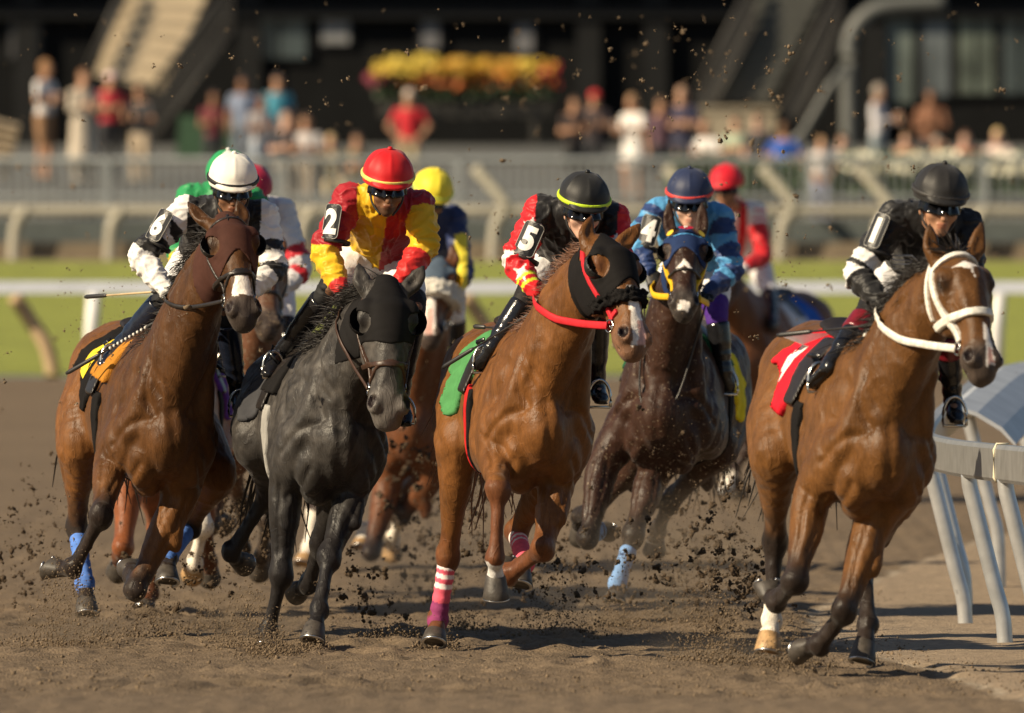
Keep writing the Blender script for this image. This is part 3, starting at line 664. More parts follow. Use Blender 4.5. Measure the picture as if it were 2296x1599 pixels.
def limb_dorsal(a, lat): return nrm(np.cross(a, lat))
def horse(J):
    d0 = J['d0']; g = J.get('g', 1.0)
    q = lambda p: P(p[0], p[1], d0+p[2])
    root = empty('racehorse'); h = J.get('vox', .0098)
    Cc, Rr = q((*J['chest'], 0.)), q((*J['rump'], 1.2))
    fwd = nrm(Cc-Rr); lat = nrm(np.cross(V3(0, 0, 1), fwd)); up = np.cross(fwd, lat)
    M = lambda f, s, u: Cc+fwd*(f-.6)*g+lat*s*g+up*u*g
    poll, muz = q(J['poll']), q(J['muz']); a = nrm(muz-poll); L = np.linalg.norm(muz-poll)
    psi, roll = J.get('yaw', 0), J.get('roll', 0)
    hl = V3(math.cos(R(psi)), math.sin(R(psi)), math.sin(R(roll))); hl = nrm(hl-a*np.dot(hl, a)); n = np.cross(a, hl)
    hs = L/.68*J.get('hw', 1.28)
    HP = lambda t, s, m: poll+a*L*t+hl*s*hs+n*m*hs
    head = SDF()
    nb = J.get('neck_bend', (0, 0, 0))
    N1 = M(.53, 0, .19); N2 = lerp(N1, poll, .55)+V3(*nb)-n*.02; N3 = poll+a*L*.16-n*.075*hs
    neck = [M(.22, 0, .10), N1, N2, N3]
    fat = J.get('neck_w', 1.0)
    head.loft(neck, [.205*fat, .168*fat, .122*fat, .088], [.33, .285, .20, .135], [lat, lat, lerp(lat, hl, .5), hl], .05, 6)
    tab = [(.03, -.055, .066, .08), (.15, -.035, .086, .10), (.27, -.025, .101, .120), (.42, -.02, .088, .118), (.58, -.006, .066, .090),
           (.74, -.004, .060, .075), (.87, -.008, .072, .072), (.97, -.016, .056, .055)]
    head.loft([HP(t, 0, m) for t, m, w, hh in tab], [w*hs for _, _, w, _ in tab], [hh*hs for *_, hh in tab], hl, .03, 3)
    head.loft([HP(.22, 0, .072), HP(.5, 0, .066), HP(.84, 0, .040)], [.056*hs, .042*hs, .036*hs], [.026*hs, .022*hs, .02*hs], hl, .035, 3)
    for s in (-1, 1):
        head.ell(HP(.34, s*.058, -.085), (.034*hs, .125*hs, .085*hs), (hl, a, n), .04)
        head.ell(HP(.235, s*.084, .035), (.030*hs, .05*hs, .034*hs), (hl, a, n), .03)
        head.ell(HP(.35, s*.082, .012), (.022*hs, .03*hs, .026*hs), (hl, a, n), .02)
        head.cap(HP(.36, s*.082, -.005), HP(.56, s*.060, .01), .016*hs, .010*hs, .025)
        head.ell(HP(.900, s*.050, .030), (.033*hs, .042*hs, .033*hs), (hl, a, n), .018)
    head.ell(HP(.945, 0, -.050), (.036*hs, .048*hs, .028*hs), (hl, a, n), .02)
    head.ell(HP(.975, 0, -.002), (.038*hs, .026*hs, .042*hs), (hl, a, n), .02)
    body = SDF(); body.ops = list(head.ops)
    eyes = []
    for s in (-1, 1):
        body.ell(HP(.890, s*.070, .045), (.023*hs, .029*hs, .018*hs), (hl+n*.7*s, a-hl*s*.25, n-hl*s*.7), .010, 's')
        body.ell(HP(.955, s*.035, -.026), (.03*hs, .020*hs, .004*hs), (hl, a, n), .01, 's')
        eyes.append(HP(.288, s*.089, .030)); body.ell(HP(.288, s*.112, .034), (.016*hs, .030*hs, .014*hs), (hl+n*.35*s, a, n), .012, 's')
        body.loft([HP(.245, s*.096, .040), HP(.262, s*.104, .044), HP(.305, s*.103, .046), HP(.335, s*.094, .040)], [.010*hs, .011*hs, .010*hs, .007*hs], None, hl, .012, 3)
    ears = []
    for s, tip in zip((-1, 1), J['ears']):
        b = HP(.035, s*.066, -.030); T = q(tip); ax = nrm(T-b); w = nrm(np.cross(n, ax)); m = lerp(b, T, .45)+hl*s*.012
        body.loft([b, lerp(b, m, .55), m, lerp(m, T, .6), T], [.027*hs, .033*hs, .034*hs, .022*hs, .005], [.027*hs, .024*hs, .018*hs, .012*hs, .004], w, .02, 3)
        f = nrm(np.cross(ax, w)); f = f if np.dot(f, n) > 0 else -f
        body.loft([lerp(b, m, .7)+f*.026*hs, m+f*.022*hs, lerp(m, T, .55)+f*.014*hs], [.015*hs, .019*hs, .008], [.012*hs, .014*hs, .007], w, .008, 3, 's')
        ears.append((b, T))
    # trunk
    tr = SDF()
    tr.loft([M(f, 0, u) for f, u, w, hh in TRUNK], [w*g for _, _, w, _ in TRUNK], [hh*g for *_, hh in TRUNK], lat, .05, 4)
    A3 = (lat, fwd, up); E = lambda f, s, u, r, k=.035, A=A3: tr.ell(M(f, s, u), np.array(r)*g, A, k)
    tr.loft([M(.36, 0, .30), M(.12, 0, .27), M(-.1, 0, .24)], [.075, .10, .11], [.12, .07, .06], lat, .07, 3)
    for s in (-1, 1):
        E(.42, s*.155, .12, (.085, .15, .25), .04, (lat+.25*s*up, fwd-.3*up, up))
        E(.60, s*.185, -.09, (.085, .10, .15), .03)
        E(.36, s*.205, -.12, (.080, .16, .14), .03, (lat, fwd+.35*up, up))
        E(.25, s*.19, -.18, (.085, .19, .13), .05)
        E(-.50, s*.14, .13, (.15, .27, .17), .05)
        E(-.72, s*.135, -.04, (.12, .15, .25), .04)
        E(-.42, s*.18, -.12, (.115, .22, .22), .05, (lat, fwd+.5*up, up))
    fl, hd_ = [], []
    legs = []
    for s, pts in zip((-1, 1), J['fore']):
        e, kn, fe, co, so = [q(p) for p in pts]; lg = lat+up*0
        S0 = M(.54, s*.155, -.04); c1 = lerp(e, kn, .0)
        ax1 = nrm(kn-e)
        tr.loft([S0, lerp(S0, e, .55), e, lerp(e, kn, .33), lerp(e, kn, .74), kn], [.12, .112, .088, .078, .054, .055],
                [.15, .13, .108, .090, .060, .058], lg, .045, 3)
        D1 = limb_dorsal(ax1, lg)
        tr.ell(lerp(e, kn, .22)+D1*.035+lg*s*.012, (.058, .15, .05), (lg, ax1, D1), .025)
        ax = nrm(fe-kn); D = limb_dorsal(ax, lg); Lc = np.linalg.norm(fe-kn)
        tr.ell(kn, (.053, .072, .050), (lg, ax, D), .035)
        tr.ell(kn-D*.034, (.030, .05, .03), (lg, ax, D), .02)
        tr.loft([kn, lerp(kn, fe, .25), lerp(kn, fe, .55), lerp(kn, fe, .85), fe], [.05, .037, .032, .036, .042], [.05, .041, .040, .043, .046], lg, .018, 2)
        tr.loft([lerp(kn, fe, .08)-D*.036, lerp(kn, fe, .9)-D*.043], [.016, .018], [.013, .015], lg, .008, 1)
        tr.ell(fe, (.043, .05, .044), (lg, ax, D), .025); tr.ell(fe-D*.034, (.034, .034, .026), (lg, ax, D), .02)
        tr.loft([fe, lerp(fe, co, .5), co], [.042, .035, .045], [.045, .036, .045], lg, .018, 2)
        legs.append(dict(kind='fore', s=s, J=[e, kn, fe, co, so]))
    for s, pts in zip((-1, 1), J['hind']):
        st, hk, fe, co, so = [q(p) for p in pts]; lg = lat
        H0 = M(-.55, s*.15, .02)
        tr.loft([H0, lerp(H0, st, .5)+lat*s*.02, st], [.15, .145, .115], [.25, .22, .15], lg, .05, 3)
        ax1 = nrm(hk-st); D1 = limb_dorsal(ax1, lg); ax = nrm(fe-hk); D = limb_dorsal(ax, lg)
        tr.loft([st, lerp(st, hk, .3), lerp(st, hk, .72), hk], [.105, .085, .052, .052], [.14, .115, .07, .065], lg, .04, 3)
        tr.ell(lerp(st, hk, .33)-D1*.05, (.06, .16, .06), (lg, ax1, D1), .03)
        tr.loft([lerp(st, hk, .55)-D1*.06, hk-D*.062-ax*.03], [.026, .024], [.026, .026], lg, .02, 2)
        tr.ell(hk, (.056, .075, .060), (lg, ax, D), .02); tr.loft([hk-D*.06-ax*.05, hk-D*.03+ax*.10], [.028, .024], [.030, .022], lg, .018, 2)
        tr.loft([hk, lerp(hk, fe, .25), lerp(hk, fe, .6), lerp(hk, fe, .87), fe], [.05, .039, .034, .038, .043], [.055, .046, .042, .045, .048], lg, .018, 2)
        tr.loft([lerp(hk, fe, .08)-D*.040, lerp(hk, fe, .9)-D*.045], [.017, .019], [.014, .016], lg, .008, 1)
        tr.ell(fe, (.045, .05, .048), (lg, ax, D), .018); tr.ell(fe-D*.036, (.035, .035, .026), (lg, ax, D), .02)
        tr.loft([fe, lerp(fe, co, .5), co], [.043, .036, .046], [.046, .037, .046], lg, .018, 2)
        legs.append(dict(kind='hind', s=s, J=[st, hk, fe, co, so]))
    for s in (-1, 1):   # breast muscles last: they keep a groove between them
        tr.ell(M(.675, s*.098, -.15), (.098, .105, .165), (lat+.25*s*up, fwd, up-.25*s*lat), .018)
        tr.ell(M(.60, s*.080, -.27), (.082, .10, .10), A3, .022)
        tr.cap(N2+lat*s*.075-n*.02, M(.665, s*.165, -.01), .05, .07, .03)
        tr.cap(lerp(N2, poll, .3)-n*.07+lat*s*.035, M(.73, s*.05, .0), .028, .045, .02)
    tr.loft([lerp(N2, poll, .45)-n*.10, M(.72, 0, .05), M(.74, 0, -.10)], [.035, .05, .03], [.045, .055, .04], lat, .03, 3)
    body.ops = body.ops[:0]+[o for o in tr.ops]+list(head.ops)+[o for o in body.ops[len(head.ops):]]
    lo, hi = body.bounds()
    V, Q = body.surface(h, lo, hi)
    N = vnormals(V, Q)
    # veins and tendons: shallow relief
    V = V+N*(noise3(V, 34, J['seed'], 2)*.0022+.0042*(np.clip(1-1.7*np.abs(noise3(V*[1, 1, .55], 30, J['seed']+7, 2)), 0, 1)**2-.25)*J.get('detail', 1)+noise3(V, 120, J['seed']+1, 1)*.0007)[:, None]
    def carve(pts, w, depth):
        pts = np.array(pts); box = ((V > pts.min(0)-.14) & (V < pts.max(0)+.14)).all(1); W = V[box]; out = np.zeros(len(V))
        if len(W) < 50: return out
        snap = lambda A: np.array([W[np.argmin(((W-p)**2).sum(1))] for p in A])
        P_ = snap(spline(snap(pts), 3)); near = ((W > P_.min(0)-3*w) & (W < P_.max(0)+3*w)).all(1)
        dd, pp = polyline_t(W[near], P_); e = sst(0, .5, pp)*(1-sst(len(P_)-1.5, len(P_)-1, pp))
        ii = np.flatnonzero(box)[near]; out[ii] = -depth*np.exp(-(dd/w)**2)*(.25+.75*e); return out
    if J.get('detail', 1):
        off = np.zeros(len(V))
        off += carve([M(.80, 0, .14), M(.82, 0, -.10), M(.76, 0, -.28), M(.62, 0, -.42)], 0.026, 0.0099)
        for s in (-1, 1):
            e, kn, fe = legs[0 if s < 0 else 1]['J'][:3]
            off += carve([lerp(N2, poll, .62)-n*.11+hl*s*.10, lerp(N2, poll, .2)-n*.14+lat*s*.11, M(.74, s*.13, .22), M(.80, s*.07, .06)], 0.023, 0.0180)
            off += carve([M(.80, s*.09, .06), M(.74, s*.21, .02), M(.62, s*.28, -.12)], 0.022, 0.0144)
            off += carve([M(.80, s*.16, -.16), M(.74, s*.20, -.26), M(.60, s*.24, -.34)], 0.022, 0.0153)
            off += carve([M(.40, s*.34, .30), M(.55, s*.32, .10), M(.66, s*.30, -.06)], 0.026, 0.0118)
            off += carve([M(.20, s*.36, .10), M(.30, s*.36, -.06), M(.44, s*.34, -.20)], 0.026, 0.0118)
            off += carve([M(.66, s*.03, .34), M(.80, s*.035, .16)], 0.020, 0.0107)
            off += carve([M(.30, s*.30, .34), M(.52, s*.24, .30), M(.70, s*.16, .24)], 0.035, 0.0107)
            dv = limb_dorsal(nrm(kn-e), lat)
            off += carve([e+dv*.12+lat*s*.05, lerp(e, kn, .35)+dv*.10+lat*s*.06, lerp(e, kn, .8)+dv*.08+lat*s*.05], 0.013, 0.0090)
            off += carve([e+dv*.12-lat*s*.04, lerp(e, kn, .35)+dv*.10-lat*s*.05, lerp(e, kn, .75)+dv*.08-lat*s*.03], 0.013, 0.0072)
            st, hk = legs[2 if s < 0 else 3]['J'][:2]; dv = limb_dorsal(nrm(hk-st), lat)
            off += carve([M(-.45, s*.36, .05), lerp(M(-.45, s*.36, .05), st+lat*s*.2, .6), st+lat*s*.15+dv*.1], 0.030, 0.0126)
            off += carve([M(-.62, s*.36, .10), M(-.66, s*.36, -.12), lerp(st, hk, .2)+lat*s*.12-dv*.06], 0.028, 0.0126)
            off += carve([lerp(st, hk, .15)+lat*s*.10+dv*.03, lerp(st, hk, .55)+lat*s*.07, lerp(st, hk, .9)+lat*s*.06-dv*.02], 0.016, 0.0090)
            off += carve([lerp(hk, fe, .1)+lat*s*.05-dv*.01, lerp(hk, fe, .9)+lat*s*.05-dv*.01], 0.012, 0.0054)
            off += carve([lerp(kn, fe, .1)+lat*s*.05-D*.015, lerp(kn, fe, .9)+lat*s*.05-D*.015], 0.012, 0.0054)
            for hx in (.10, .17): off += carve([HP(.40, s*.10, -.10+hx*.3), HP(.52, s*.09, -.05+hx*.3), HP(.70, s*.07, .0)], 0.012, 0.0054)
            off += carve([HP(.20, s*.10, -.14), HP(.34, s*.10, -.16), HP(.46, s*.09, -.12)], 0.018, 0.0090)
        off += carve([HP(.30, .035, .11), HP(.55, .04, .09)], 0.020, 0.0036)+carve([HP(.30, -.035, .11), HP(.55, -.04, .09)], 0.020, 0.0036)
        V = V+N*off[:, None]; N = vnormals(V, Q)
    # coat
    base, dark = np.array(J['coat']), np.array(J['points'])
    col = np.tile(base, (len(V), 1)); mixc = lambda m, c: col*(1-m[:, None])+np.array(c)*m[:, None]
    w = noise3(V, 13.0, J['seed']+2, 3)[:, None]; col = col*(1+.13*w)
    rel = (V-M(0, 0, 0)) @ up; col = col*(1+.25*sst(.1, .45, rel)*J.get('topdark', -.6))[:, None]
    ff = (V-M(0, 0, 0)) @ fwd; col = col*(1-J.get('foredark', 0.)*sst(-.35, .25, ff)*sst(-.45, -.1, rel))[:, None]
    if 'dapple' in J:
        col = mixc(np.clip(.5+.5*noise3(V, 75, 5, 2), 0, 1)*.62*sst(-.35, .1, rel), J['dapple'])
    th, sl, nn = ((V-poll) @ a)/L, ((V-poll) @ hl)/hs, ((V-poll) @ n)/hs
    hd2, hp2 = polyline_t(V, [HP(.0, 0, -.04), HP(1, 0, -.01)]); onhead = (hd2 < .17*hs)
    for lg in legs:
        dist, par = polyline_t(V, lg['J'][:4]); near = dist < (.13 if lg['kind'] == 'fore' else .15)
        below = ((V-M(0, 0, 0)) @ up) < -.26*g
        jag = noise3(V, 45, 9, 2)*.10
        m = np.where(near & below, sst(*J.get('leg_dark', (.45, 1.0)), par+jag), 0); col = mixc(m, dark)
        sock = J.get('socks', {}).get((lg['kind'], lg['s']))
        if sock: m = np.where(near & (par+jag*.6 > sock), 1., 0); col = mixc(m, J.get('sockcol', (.75, .68, .58)))
    col = mixc(np.where(onhead, sst(.74, .88, th), 0)*J.get('muz_dark', .85), J.get('muzcol', (.045, .038, .034)))
    for s in (-1, 1):
        c_ = HP(.890, s*.066, .040); col = mixc(1-sst(.021*hs, .031*hs, np.linalg.norm((V-c_), axis=1)), (.012, .006, .006))
        col = mixc((1-sst(.026*hs, .05*hs, np.linalg.norm(V-HP(.288, s*.094, .03), axis=1)))*.75, dark*.9)
        c_ = polyline_t(V, [HP(.93, s*.05, -.028), HP(.985, 0, -.030)])[0]; col = mixc((1-sst(.004, .010, c_))*.8, (.015, .008, .007))
    for k, (b, T) in enumerate(ears):
        dist, par = polyline_t(V, [b, T]); col = mixc(np.where(dist < .03, sst(.7, 1.0, par), 0)*.8, dark)
    if 'marks' in J:
        for fnm, c in J['marks']: col = mixc(np.where(onhead & (nn > -.01), fnm(th+noise3(V, 40, 3, 2)*.012, sl+noise3(V, 30, 4, 2)*.006, nn), 0).astype(float), c)
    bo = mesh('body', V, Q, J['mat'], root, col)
    for e in eyes:
        s_ = MB(); 
        me = bpy.data.meshes.new('eye'); bm = bmesh.new(); bmesh.ops.create_uvsphere(bm, u_segments=14, v_segments=10, radius=.0215*hs); bm.to_mesh(me); bm.free()
        me.polygons.foreach_set('use_smooth', np.ones(len(me.polygons), bool)); me.materials.append(EYE)
        o = bpy.data.objects.new('eye', me); COL.objects.link(o); o.location = e; o.parent = root
    for lg in legs:
        horn = HOOF_TAN if (lg['kind'], lg['s']) in J.get('tanhoof', ()) else HOOF_GREY
        hoof(lg['J'][3], lg['J'][4], lat, horn, root)
    H = dict(V=V, Q=Q, root=root, J=J, M=M, HP=HP, poll=poll, muz=muz, a=a, n=n, hl=hl, hs=hs, L=L, lat=lat, fwd=fwd, up=up, head=head, trunk=tr, legs=legs, eyes=eyes, ears=ears, neck=neck, g=g, N2=N2, d0=d0)
    if J.get('debug', 0):
        for lg in legs: print('HORSE', J['id'], lg['kind'], lg['s'], [round(float(np.linalg.norm(x-y)), 2) for x, y in zip(lg['J'][:-1], lg['J'][1:])], 'soleZ', round(float(lg['J'][4][2]), 2), 'gz', round(float(ground_z(lg['J'][4][1])), 2))
        print('   head', round(float(L), 2), 'neck', round(float(np.linalg.norm(poll-N1)), 2), 'withers', round(float(M(.35, 0, .40)[2]), 2), 'yaw', round(math.degrees(math.atan2(fwd[0], -fwd[1]))), 'tris', len(Q)*2)
    tail_and_mane(H)
    return H

def strands(name, roots, dirs, length, r0, material, parent, droop=.15, wav=.03, seed=0, seg=6):
    "tapered locks of hair, one mesh"
    r = np.random.default_rng(seed); p = np.asarray(roots, float); n = len(p)
    d = np.asarray(dirs, float)+r.normal(0, .14, (n, 3)); d /= np.linalg.norm(d, axis=1)[:, None]; Ln = length*r.uniform(.45, 1.2, n)
    sd = np.cross(d, V3(.1, .2, 1)); sd /= np.linalg.norm(sd, axis=1)[:, None]; ud = np.cross(sd, d); ph = r.uniform(0, 6.3, n); rad = r0*r.uniform(.6, 1.3, n)
    rings = []
    for i in range(seg+1):
        t = i/seg; c = p+d*(Ln*t)[:, None]+V3(0, 0, -1)*(droop*Ln*t*t)[:, None]+sd*(wav*Ln*np.sin(ph+t*4.2)*t)[:, None]+ud*(wav*.7*Ln*np.sin(ph*1.7+t*3.3)*t)[:, None]
        w = (rad*(1-.92*t**1.4)+.0005)[:, None]
        rings.append(np.stack([c+sd*w*1.8, c+ud*w, c-sd*w*1.8, c-ud*w], 1))
    V = np.stack(rings, 1).reshape(-1, 3); k = (seg+1)*4; F = []
    for i in range(seg):
        for q in range(4): F.append((i*4+q, i*4+(q+1) % 4, (i+1)*4+(q+1) % 4, (i+1)*4+q))
    F = (np.array(F)[None]+(np.arange(n)*k)[:, None, None]).reshape(-1, 4)
    return mesh(name, V, F, material, parent)
def tail_and_mane(H):
    J = H['J']; hair = J['hair']; M = H['M']; r = np.random.default_rng(J['seed'])
    t0 = M(-.92, 0, .16); n = J.get('tail_n', 110)
    strands('tail', [t0+r.normal(0, .02, 3) for _ in range(n)], [-H['fwd']*.45+H['up']*-.8+H['lat']*r.normal(0, .10) for _ in range(n)], .62, .008, hair, H['root'], .35, .1, J['seed'])
    # mane along the crest
    head = H['head']; c0, c1 = H['N2'], H['poll']; n = H['n']; crest = []
    w = J['M_w'] if 'M_w' in J else M(.36, 0, .40)
    pts = spline([w, M(.58, 0, .43), H['N2']+nrm(H['up']-H['fwd']*.3)*.17, H['poll']-n*.06-H['a']*.0], 8)
    md = J.get('mane', dict(n=150, len=.16, dir=(-.5, .7, .15)))
    roots = [pts[int(i)]*(1-f)+pts[min(int(i)+1, len(pts)-1)]*f+r.normal(0, .010, 3) for i, f in zip(r.integers(0, len(pts)-1, md['n']), r.random(md['n']))]
    strands('mane', roots, [np.array(md['dir'])+r.normal(0, .15, 3) for _ in roots], md['len'], md.get('r', .0075), hair, H['root'], md.get('droop', .25), .14, J['seed']+1)
    if J.get('forelock', 1):
        k = 22; b = H['HP'](.02, 0, .02)
        strands('forelock', [b+H['hl']*r.normal(0, .02)+r.normal(0, .006, 3) for _ in range(k)], [H['a']*.6+n*.3+H['hl']*r.normal(0, .35)+V3(*J.get('flock_dir', (0, 0, 0))) for _ in range(k)], J.get('flock', .12), .006, hair, H['root'], .1, .08, J['seed']+2)
BLACK_HAIR = mat('black_horsehair', (.012, .009, .008), .45, .3, 60)
CHESTNUT_HAIR = mat('chestnut_horsehair', (.16, .060, .022), .5, .3, 60, sheen=.3)
DIRT_C = (.17, .125, .085)
def coat_mat(nm, dirt=0.): return vmat(nm, .42, .26, 13., .0020, 210., .22, .06, (DIRT_C, dirt) if dirt else None, coat=.0, stretch=(1, 1, .45), vein=.0011)
BAY, BLK = (.150, .060, .0150), (.020, .013, .010)
WHITE_HAIR, PINK = (.78, .72, .66), (.62, .36, .30)
def blaze(t0, t1, w0, w1, off=0., sharp=1): return lambda t, s, n: (t > t0) & (t < t1) & (np.abs(s-off) < w0+(w1-w0)*np.clip((t-t0)/(t1-t0), 0, 1)) & (n > .015)
def star(tc, w, hgt, off=0.): return lambda t, s, n: ((np.abs((t-tc)/hgt)**.8+np.abs((s-off)/w)**.8) < 1) & (n > .03)
HS = {}
def put(id_, label, **J):
    J['id'] = id_; H = horse(J); tag(H['root'], label, 'horse', 'racehorses galloping on the dirt'); HS[id_] = H; return H
put('six', 'bay racehorse in a brown hood with black blinker cups and a white nose patch', seed=11, d0=55.4, chest=(368, 952), rump=(275, 868), foredark=.48, coat=BAY, points=BLK, hair=BLACK_HAIR, mat=coat_mat('bay_coat'),
    poll=(510, 492, -.48), muz=(548, 722, -.80), yaw=14, roll=4, ears=[(421, 452, -.40), (532, 448, -.42)], neck_bend=(0, 0, 0),
    fore=[[(250, 1040, .10), (227, 1157, -.22), (163, 1277, -.08), (137, 1276, .02), (108, 1262, .06)],
          [(398, 1128, .10), (303, 1322, -.10), (296, 1292, .20), (297, 1279, .30), (290, 1262, .38)]],
    hind=[[(178, 1000, .80), (172, 1180, 1.02), (190, 1308, .86), (194, 1345, .80), (194, 1382, .76)],
          [(480, 1060, .85), (425, 1180, 1.05), (378, 1248, .75), (375, 1275, .68), (374, 1310, .64)]],
    marks=[(blaze(.66, .82, .030, .046), WHITE_HAIR)], mane=dict(n=1300, len=.17, dir=(-.6, .8, .1), r=.0028), flock=.10)
put('two', 'steel grey racehorse in a black hood, head straight to camera', seed=23, d0=54.5, chest=(748, 968), rump=(668, 925), coat=(.023, .0203, .0186), points=(.012, .010, .010), hair=BLACK_HAIR, dapple=(.105, .094, .084),
    mat=coat_mat('grey_coat'), muzcol=(.17, .15, .135), muz_dark=.5, topdark=-.2,
    poll=(866, 640, -.42), muz=(870, 942, -.66), yaw=8, roll=-1, ears=[(804, 590, -.38), (951, 597, -.38)], leg_dark=(.1, .9),
    fore=[[(641, 1092, .12), (631, 1288, .06), (602, 1415, .12), (598, 1440, .08), (594, 1462, .04)],
          [(792, 1098, .05), (738, 1252, -.18), (716, 1368, -.34), (707, 1400, -.40), (699, 1440, -.44)]],
    hind=[[(572, 985, .72), (600, 1108, 1.05), (519, 1240, 1.12), (530, 1253, 1.22), (548, 1252, 1.30)],
          [(760, 1060, .80), (718, 1220, 1.0), (690, 1312, 1.20), (678, 1318, 1.28), (665, 1316, 1.36)]],
    mane=dict(n=1300, len=.19, dir=(-.7, .6, .30), r=.0028), flock=.06, forelock=0)
put('five', 'chestnut racehorse in a black hood with red bridle and pink striped hind bandages', seed=35, d0=53.1, chest=(1207, 938), rump=(1120, 880), coat=(.150, .0585, .0140), points=(.12, .042, .016), hair=CHESTNUT_HAIR, leg_dark=(.5, 1.2),
    mat=coat_mat('chestnut_coat'), muz_dark=.35, muzcol=(.22, .14, .11),
    poll=(1352, 542, -.46), muz=(1424, 786, -.78), yaw=36, roll=-3, ears=[(1326, 484, -.42), (1437, 501, -.34)],
    fore=[[(1112, 1022, .06), (1117, 1098, -.33), (1110, 1252, -.36), (1111, 1292, -.30), (1111, 1340, -.28)],
          [(1247, 1092, .06), (1217, 1232, -.12), (1140, 1290, .06), (1128, 1280, .16), (1134, 1248, .20)]],
    hind=[[(1030, 990, .70), (1005, 1246, .86), (982, 1388, .92), (977, 1414, .86), (972, 1446, .82)],
          [(1235, 1060, .85), (1158, 1192, 1.10), (1176, 1262, .88), (1170, 1284, .80), (1164, 1318, .76)]],
    socks={('fore', -1): 2.05}, sockcol=(.62, .60, .58), tanhoof=(), marks=[(blaze(.52, .995, .014, .034, -.006), WHITE_HAIR), (blaze(.82, .99, .012, .022, .008), PINK)],
    mane=dict(n=1300, len=.13, dir=(-.75, .75, .35), r=.0028), flock=.09)
put('one', 'bay racehorse with a white star and white bridle running nearest the rail', seed=47, d0=49.7, chest=(1968, 985), rump=(1832, 885), foredark=.14, coat=(.135, .0560, .0135), points=BLK, hair=BLACK_HAIR, mat=coat_mat('bay_coat'),
    poll=(2140, 574, -.46), muz=(2206, 838, -.78), yaw=24, roll=2, ears=[(2084, 500, -.42), (2202, 496, -.36)],
    fore=[[(1822, 1118, .10), (1782, 1305, -.10), (1740, 1350, .14), (1728, 1338, .24), (1722, 1304, .28)],
          [(1956, 1182, .10), (1893, 1372, -.06), (1838, 1448, .10), (1818, 1450, .20), (1792, 1446, .26)]],
    hind=[[(1738, 1020, .72), (1738, 1218, 1.00), (1730, 1392, .96), (1726, 1420, .88), (1720, 1466, .85)],
          [(2010, 1100, .75), (1938, 1262, .80), (1946, 1400, .58), (1940, 1440, .50), (1930, 1488, .46)]],
    socks={('hind', -1): 1.55}, tanhoof=(('hind', -1),), marks=[(star(.19, .052, .062, -.006), WHITE_HAIR), (blaze(.17, .30, .008, .002, .006), WHITE_HAIR), (blaze(.66, .985, .008, .022, .012), WHITE_HAIR), (blaze(.86, .97, .006, .016, .014), PINK)],
    mane=dict(n=1300, len=.22, dir=(-.6, .8, .0), r=.0028), flock=.14, flock_dir=(-.6, .4, .6))
put('four', 'dark bay racehorse in a blue hood with a red badge and yellow reins', seed=59, d0=59.5, vox=.011, g=1.06, chest=(1490, 905), rump=(1556, 870), coat=(.036, .0145, .008), points=(.016, .011, .009), hair=BLACK_HAIR, mat=coat_mat('dirty_dark_coat', .45),
    poll=(1538, 524, -.40), muz=(1532, 702, -.76), yaw=-2, roll=-2, ears=[(1500, 446, -.36), (1574, 452, -.36)],
    fore=[[(1352, 1050, .05), (1318, 1208, -.12), (1338, 1190, .20), (1350, 1190, .30), (1362, 1180, .36)],
          [(1462, 1072, .05), (1420, 1200, -.15), (1385, 1308, -.24), (1381, 1330, -.28), (1378, 1352, -.30)]],
    hind=[[(1440, 1010, .7), (1335, 1140, 1.0), (1300, 1160, 1.32), (1300, 1180, 1.40), (1302, 1200, 1.46)],
          [(1610, 1000, .7), (1500, 1130, .95), (1475, 1190, 1.25), (1470, 1210, 1.32), (1468, 1232, 1.36)]],
    marks=[(star(.56, .042, .085), WHITE_HAIR), (star(.585, .02, .045), (.05, .02, .012)), (blaze(.93, 1.02, .03, .03), WHITE_HAIR)])
put('seven', 'mud spattered bay racehorse with a white fleece noseband, behind the grey', seed=71, d0=68.5, vox=.0135, detail=0, chest=(925, 945), rump=(985, 905), coat=(.12, .042, .015), points=(.02, .012, .01), hair=BLACK_HAIR, mat=coat_mat('dirty_bay_coat', .5),
    poll=(985, 590, -.40), muz=(962, 765, -.78), yaw=-10, roll=0, ears=[(945, 545, -.36), (1012, 545, -.36)],
    fore=[[(870, 1090, .05), (832, 1238, -.12), (846, 1215, .18), (855, 1205, .28), (862, 1195, .34)],
          [(960, 1080, .05), (898, 1160, .10), (880, 1212, .30), (880, 1225, .36), (880, 1240, .40)]],
    hind=[[(880, 1020, .7), (800, 1125, 1.0), (812, 1205, 1.05), (816, 1222, 1.0), (818, 1240, .98)],
          [(1020, 1010, .7), (712, 1150, .9), (692, 1228, .75), (686, 1246, .7), (680, 1272, .68)]] if 0 else
         [[(850, 1010, .7), (705, 1150, 1.0), (692, 1228, .85), (686, 1246, .8), (680, 1270, .76)],
          [(1000, 1010, .7), (890, 1120, 1.0), (815, 1195, 1.10), (812, 1212, 1.05), (810, 1232, 1.02)]],
    socks={('hind', -1): 1.0, ('hind', 1): 1.0, ('fore', 1): 1.0}, tanhoof=(('hind', -1), ('fore', 1), ('hind', 1)), marks=[(blaze(.3, .99, .018, .035), WHITE_HAIR), (blaze(.7, .99, .012, .028, .004), PINK)])
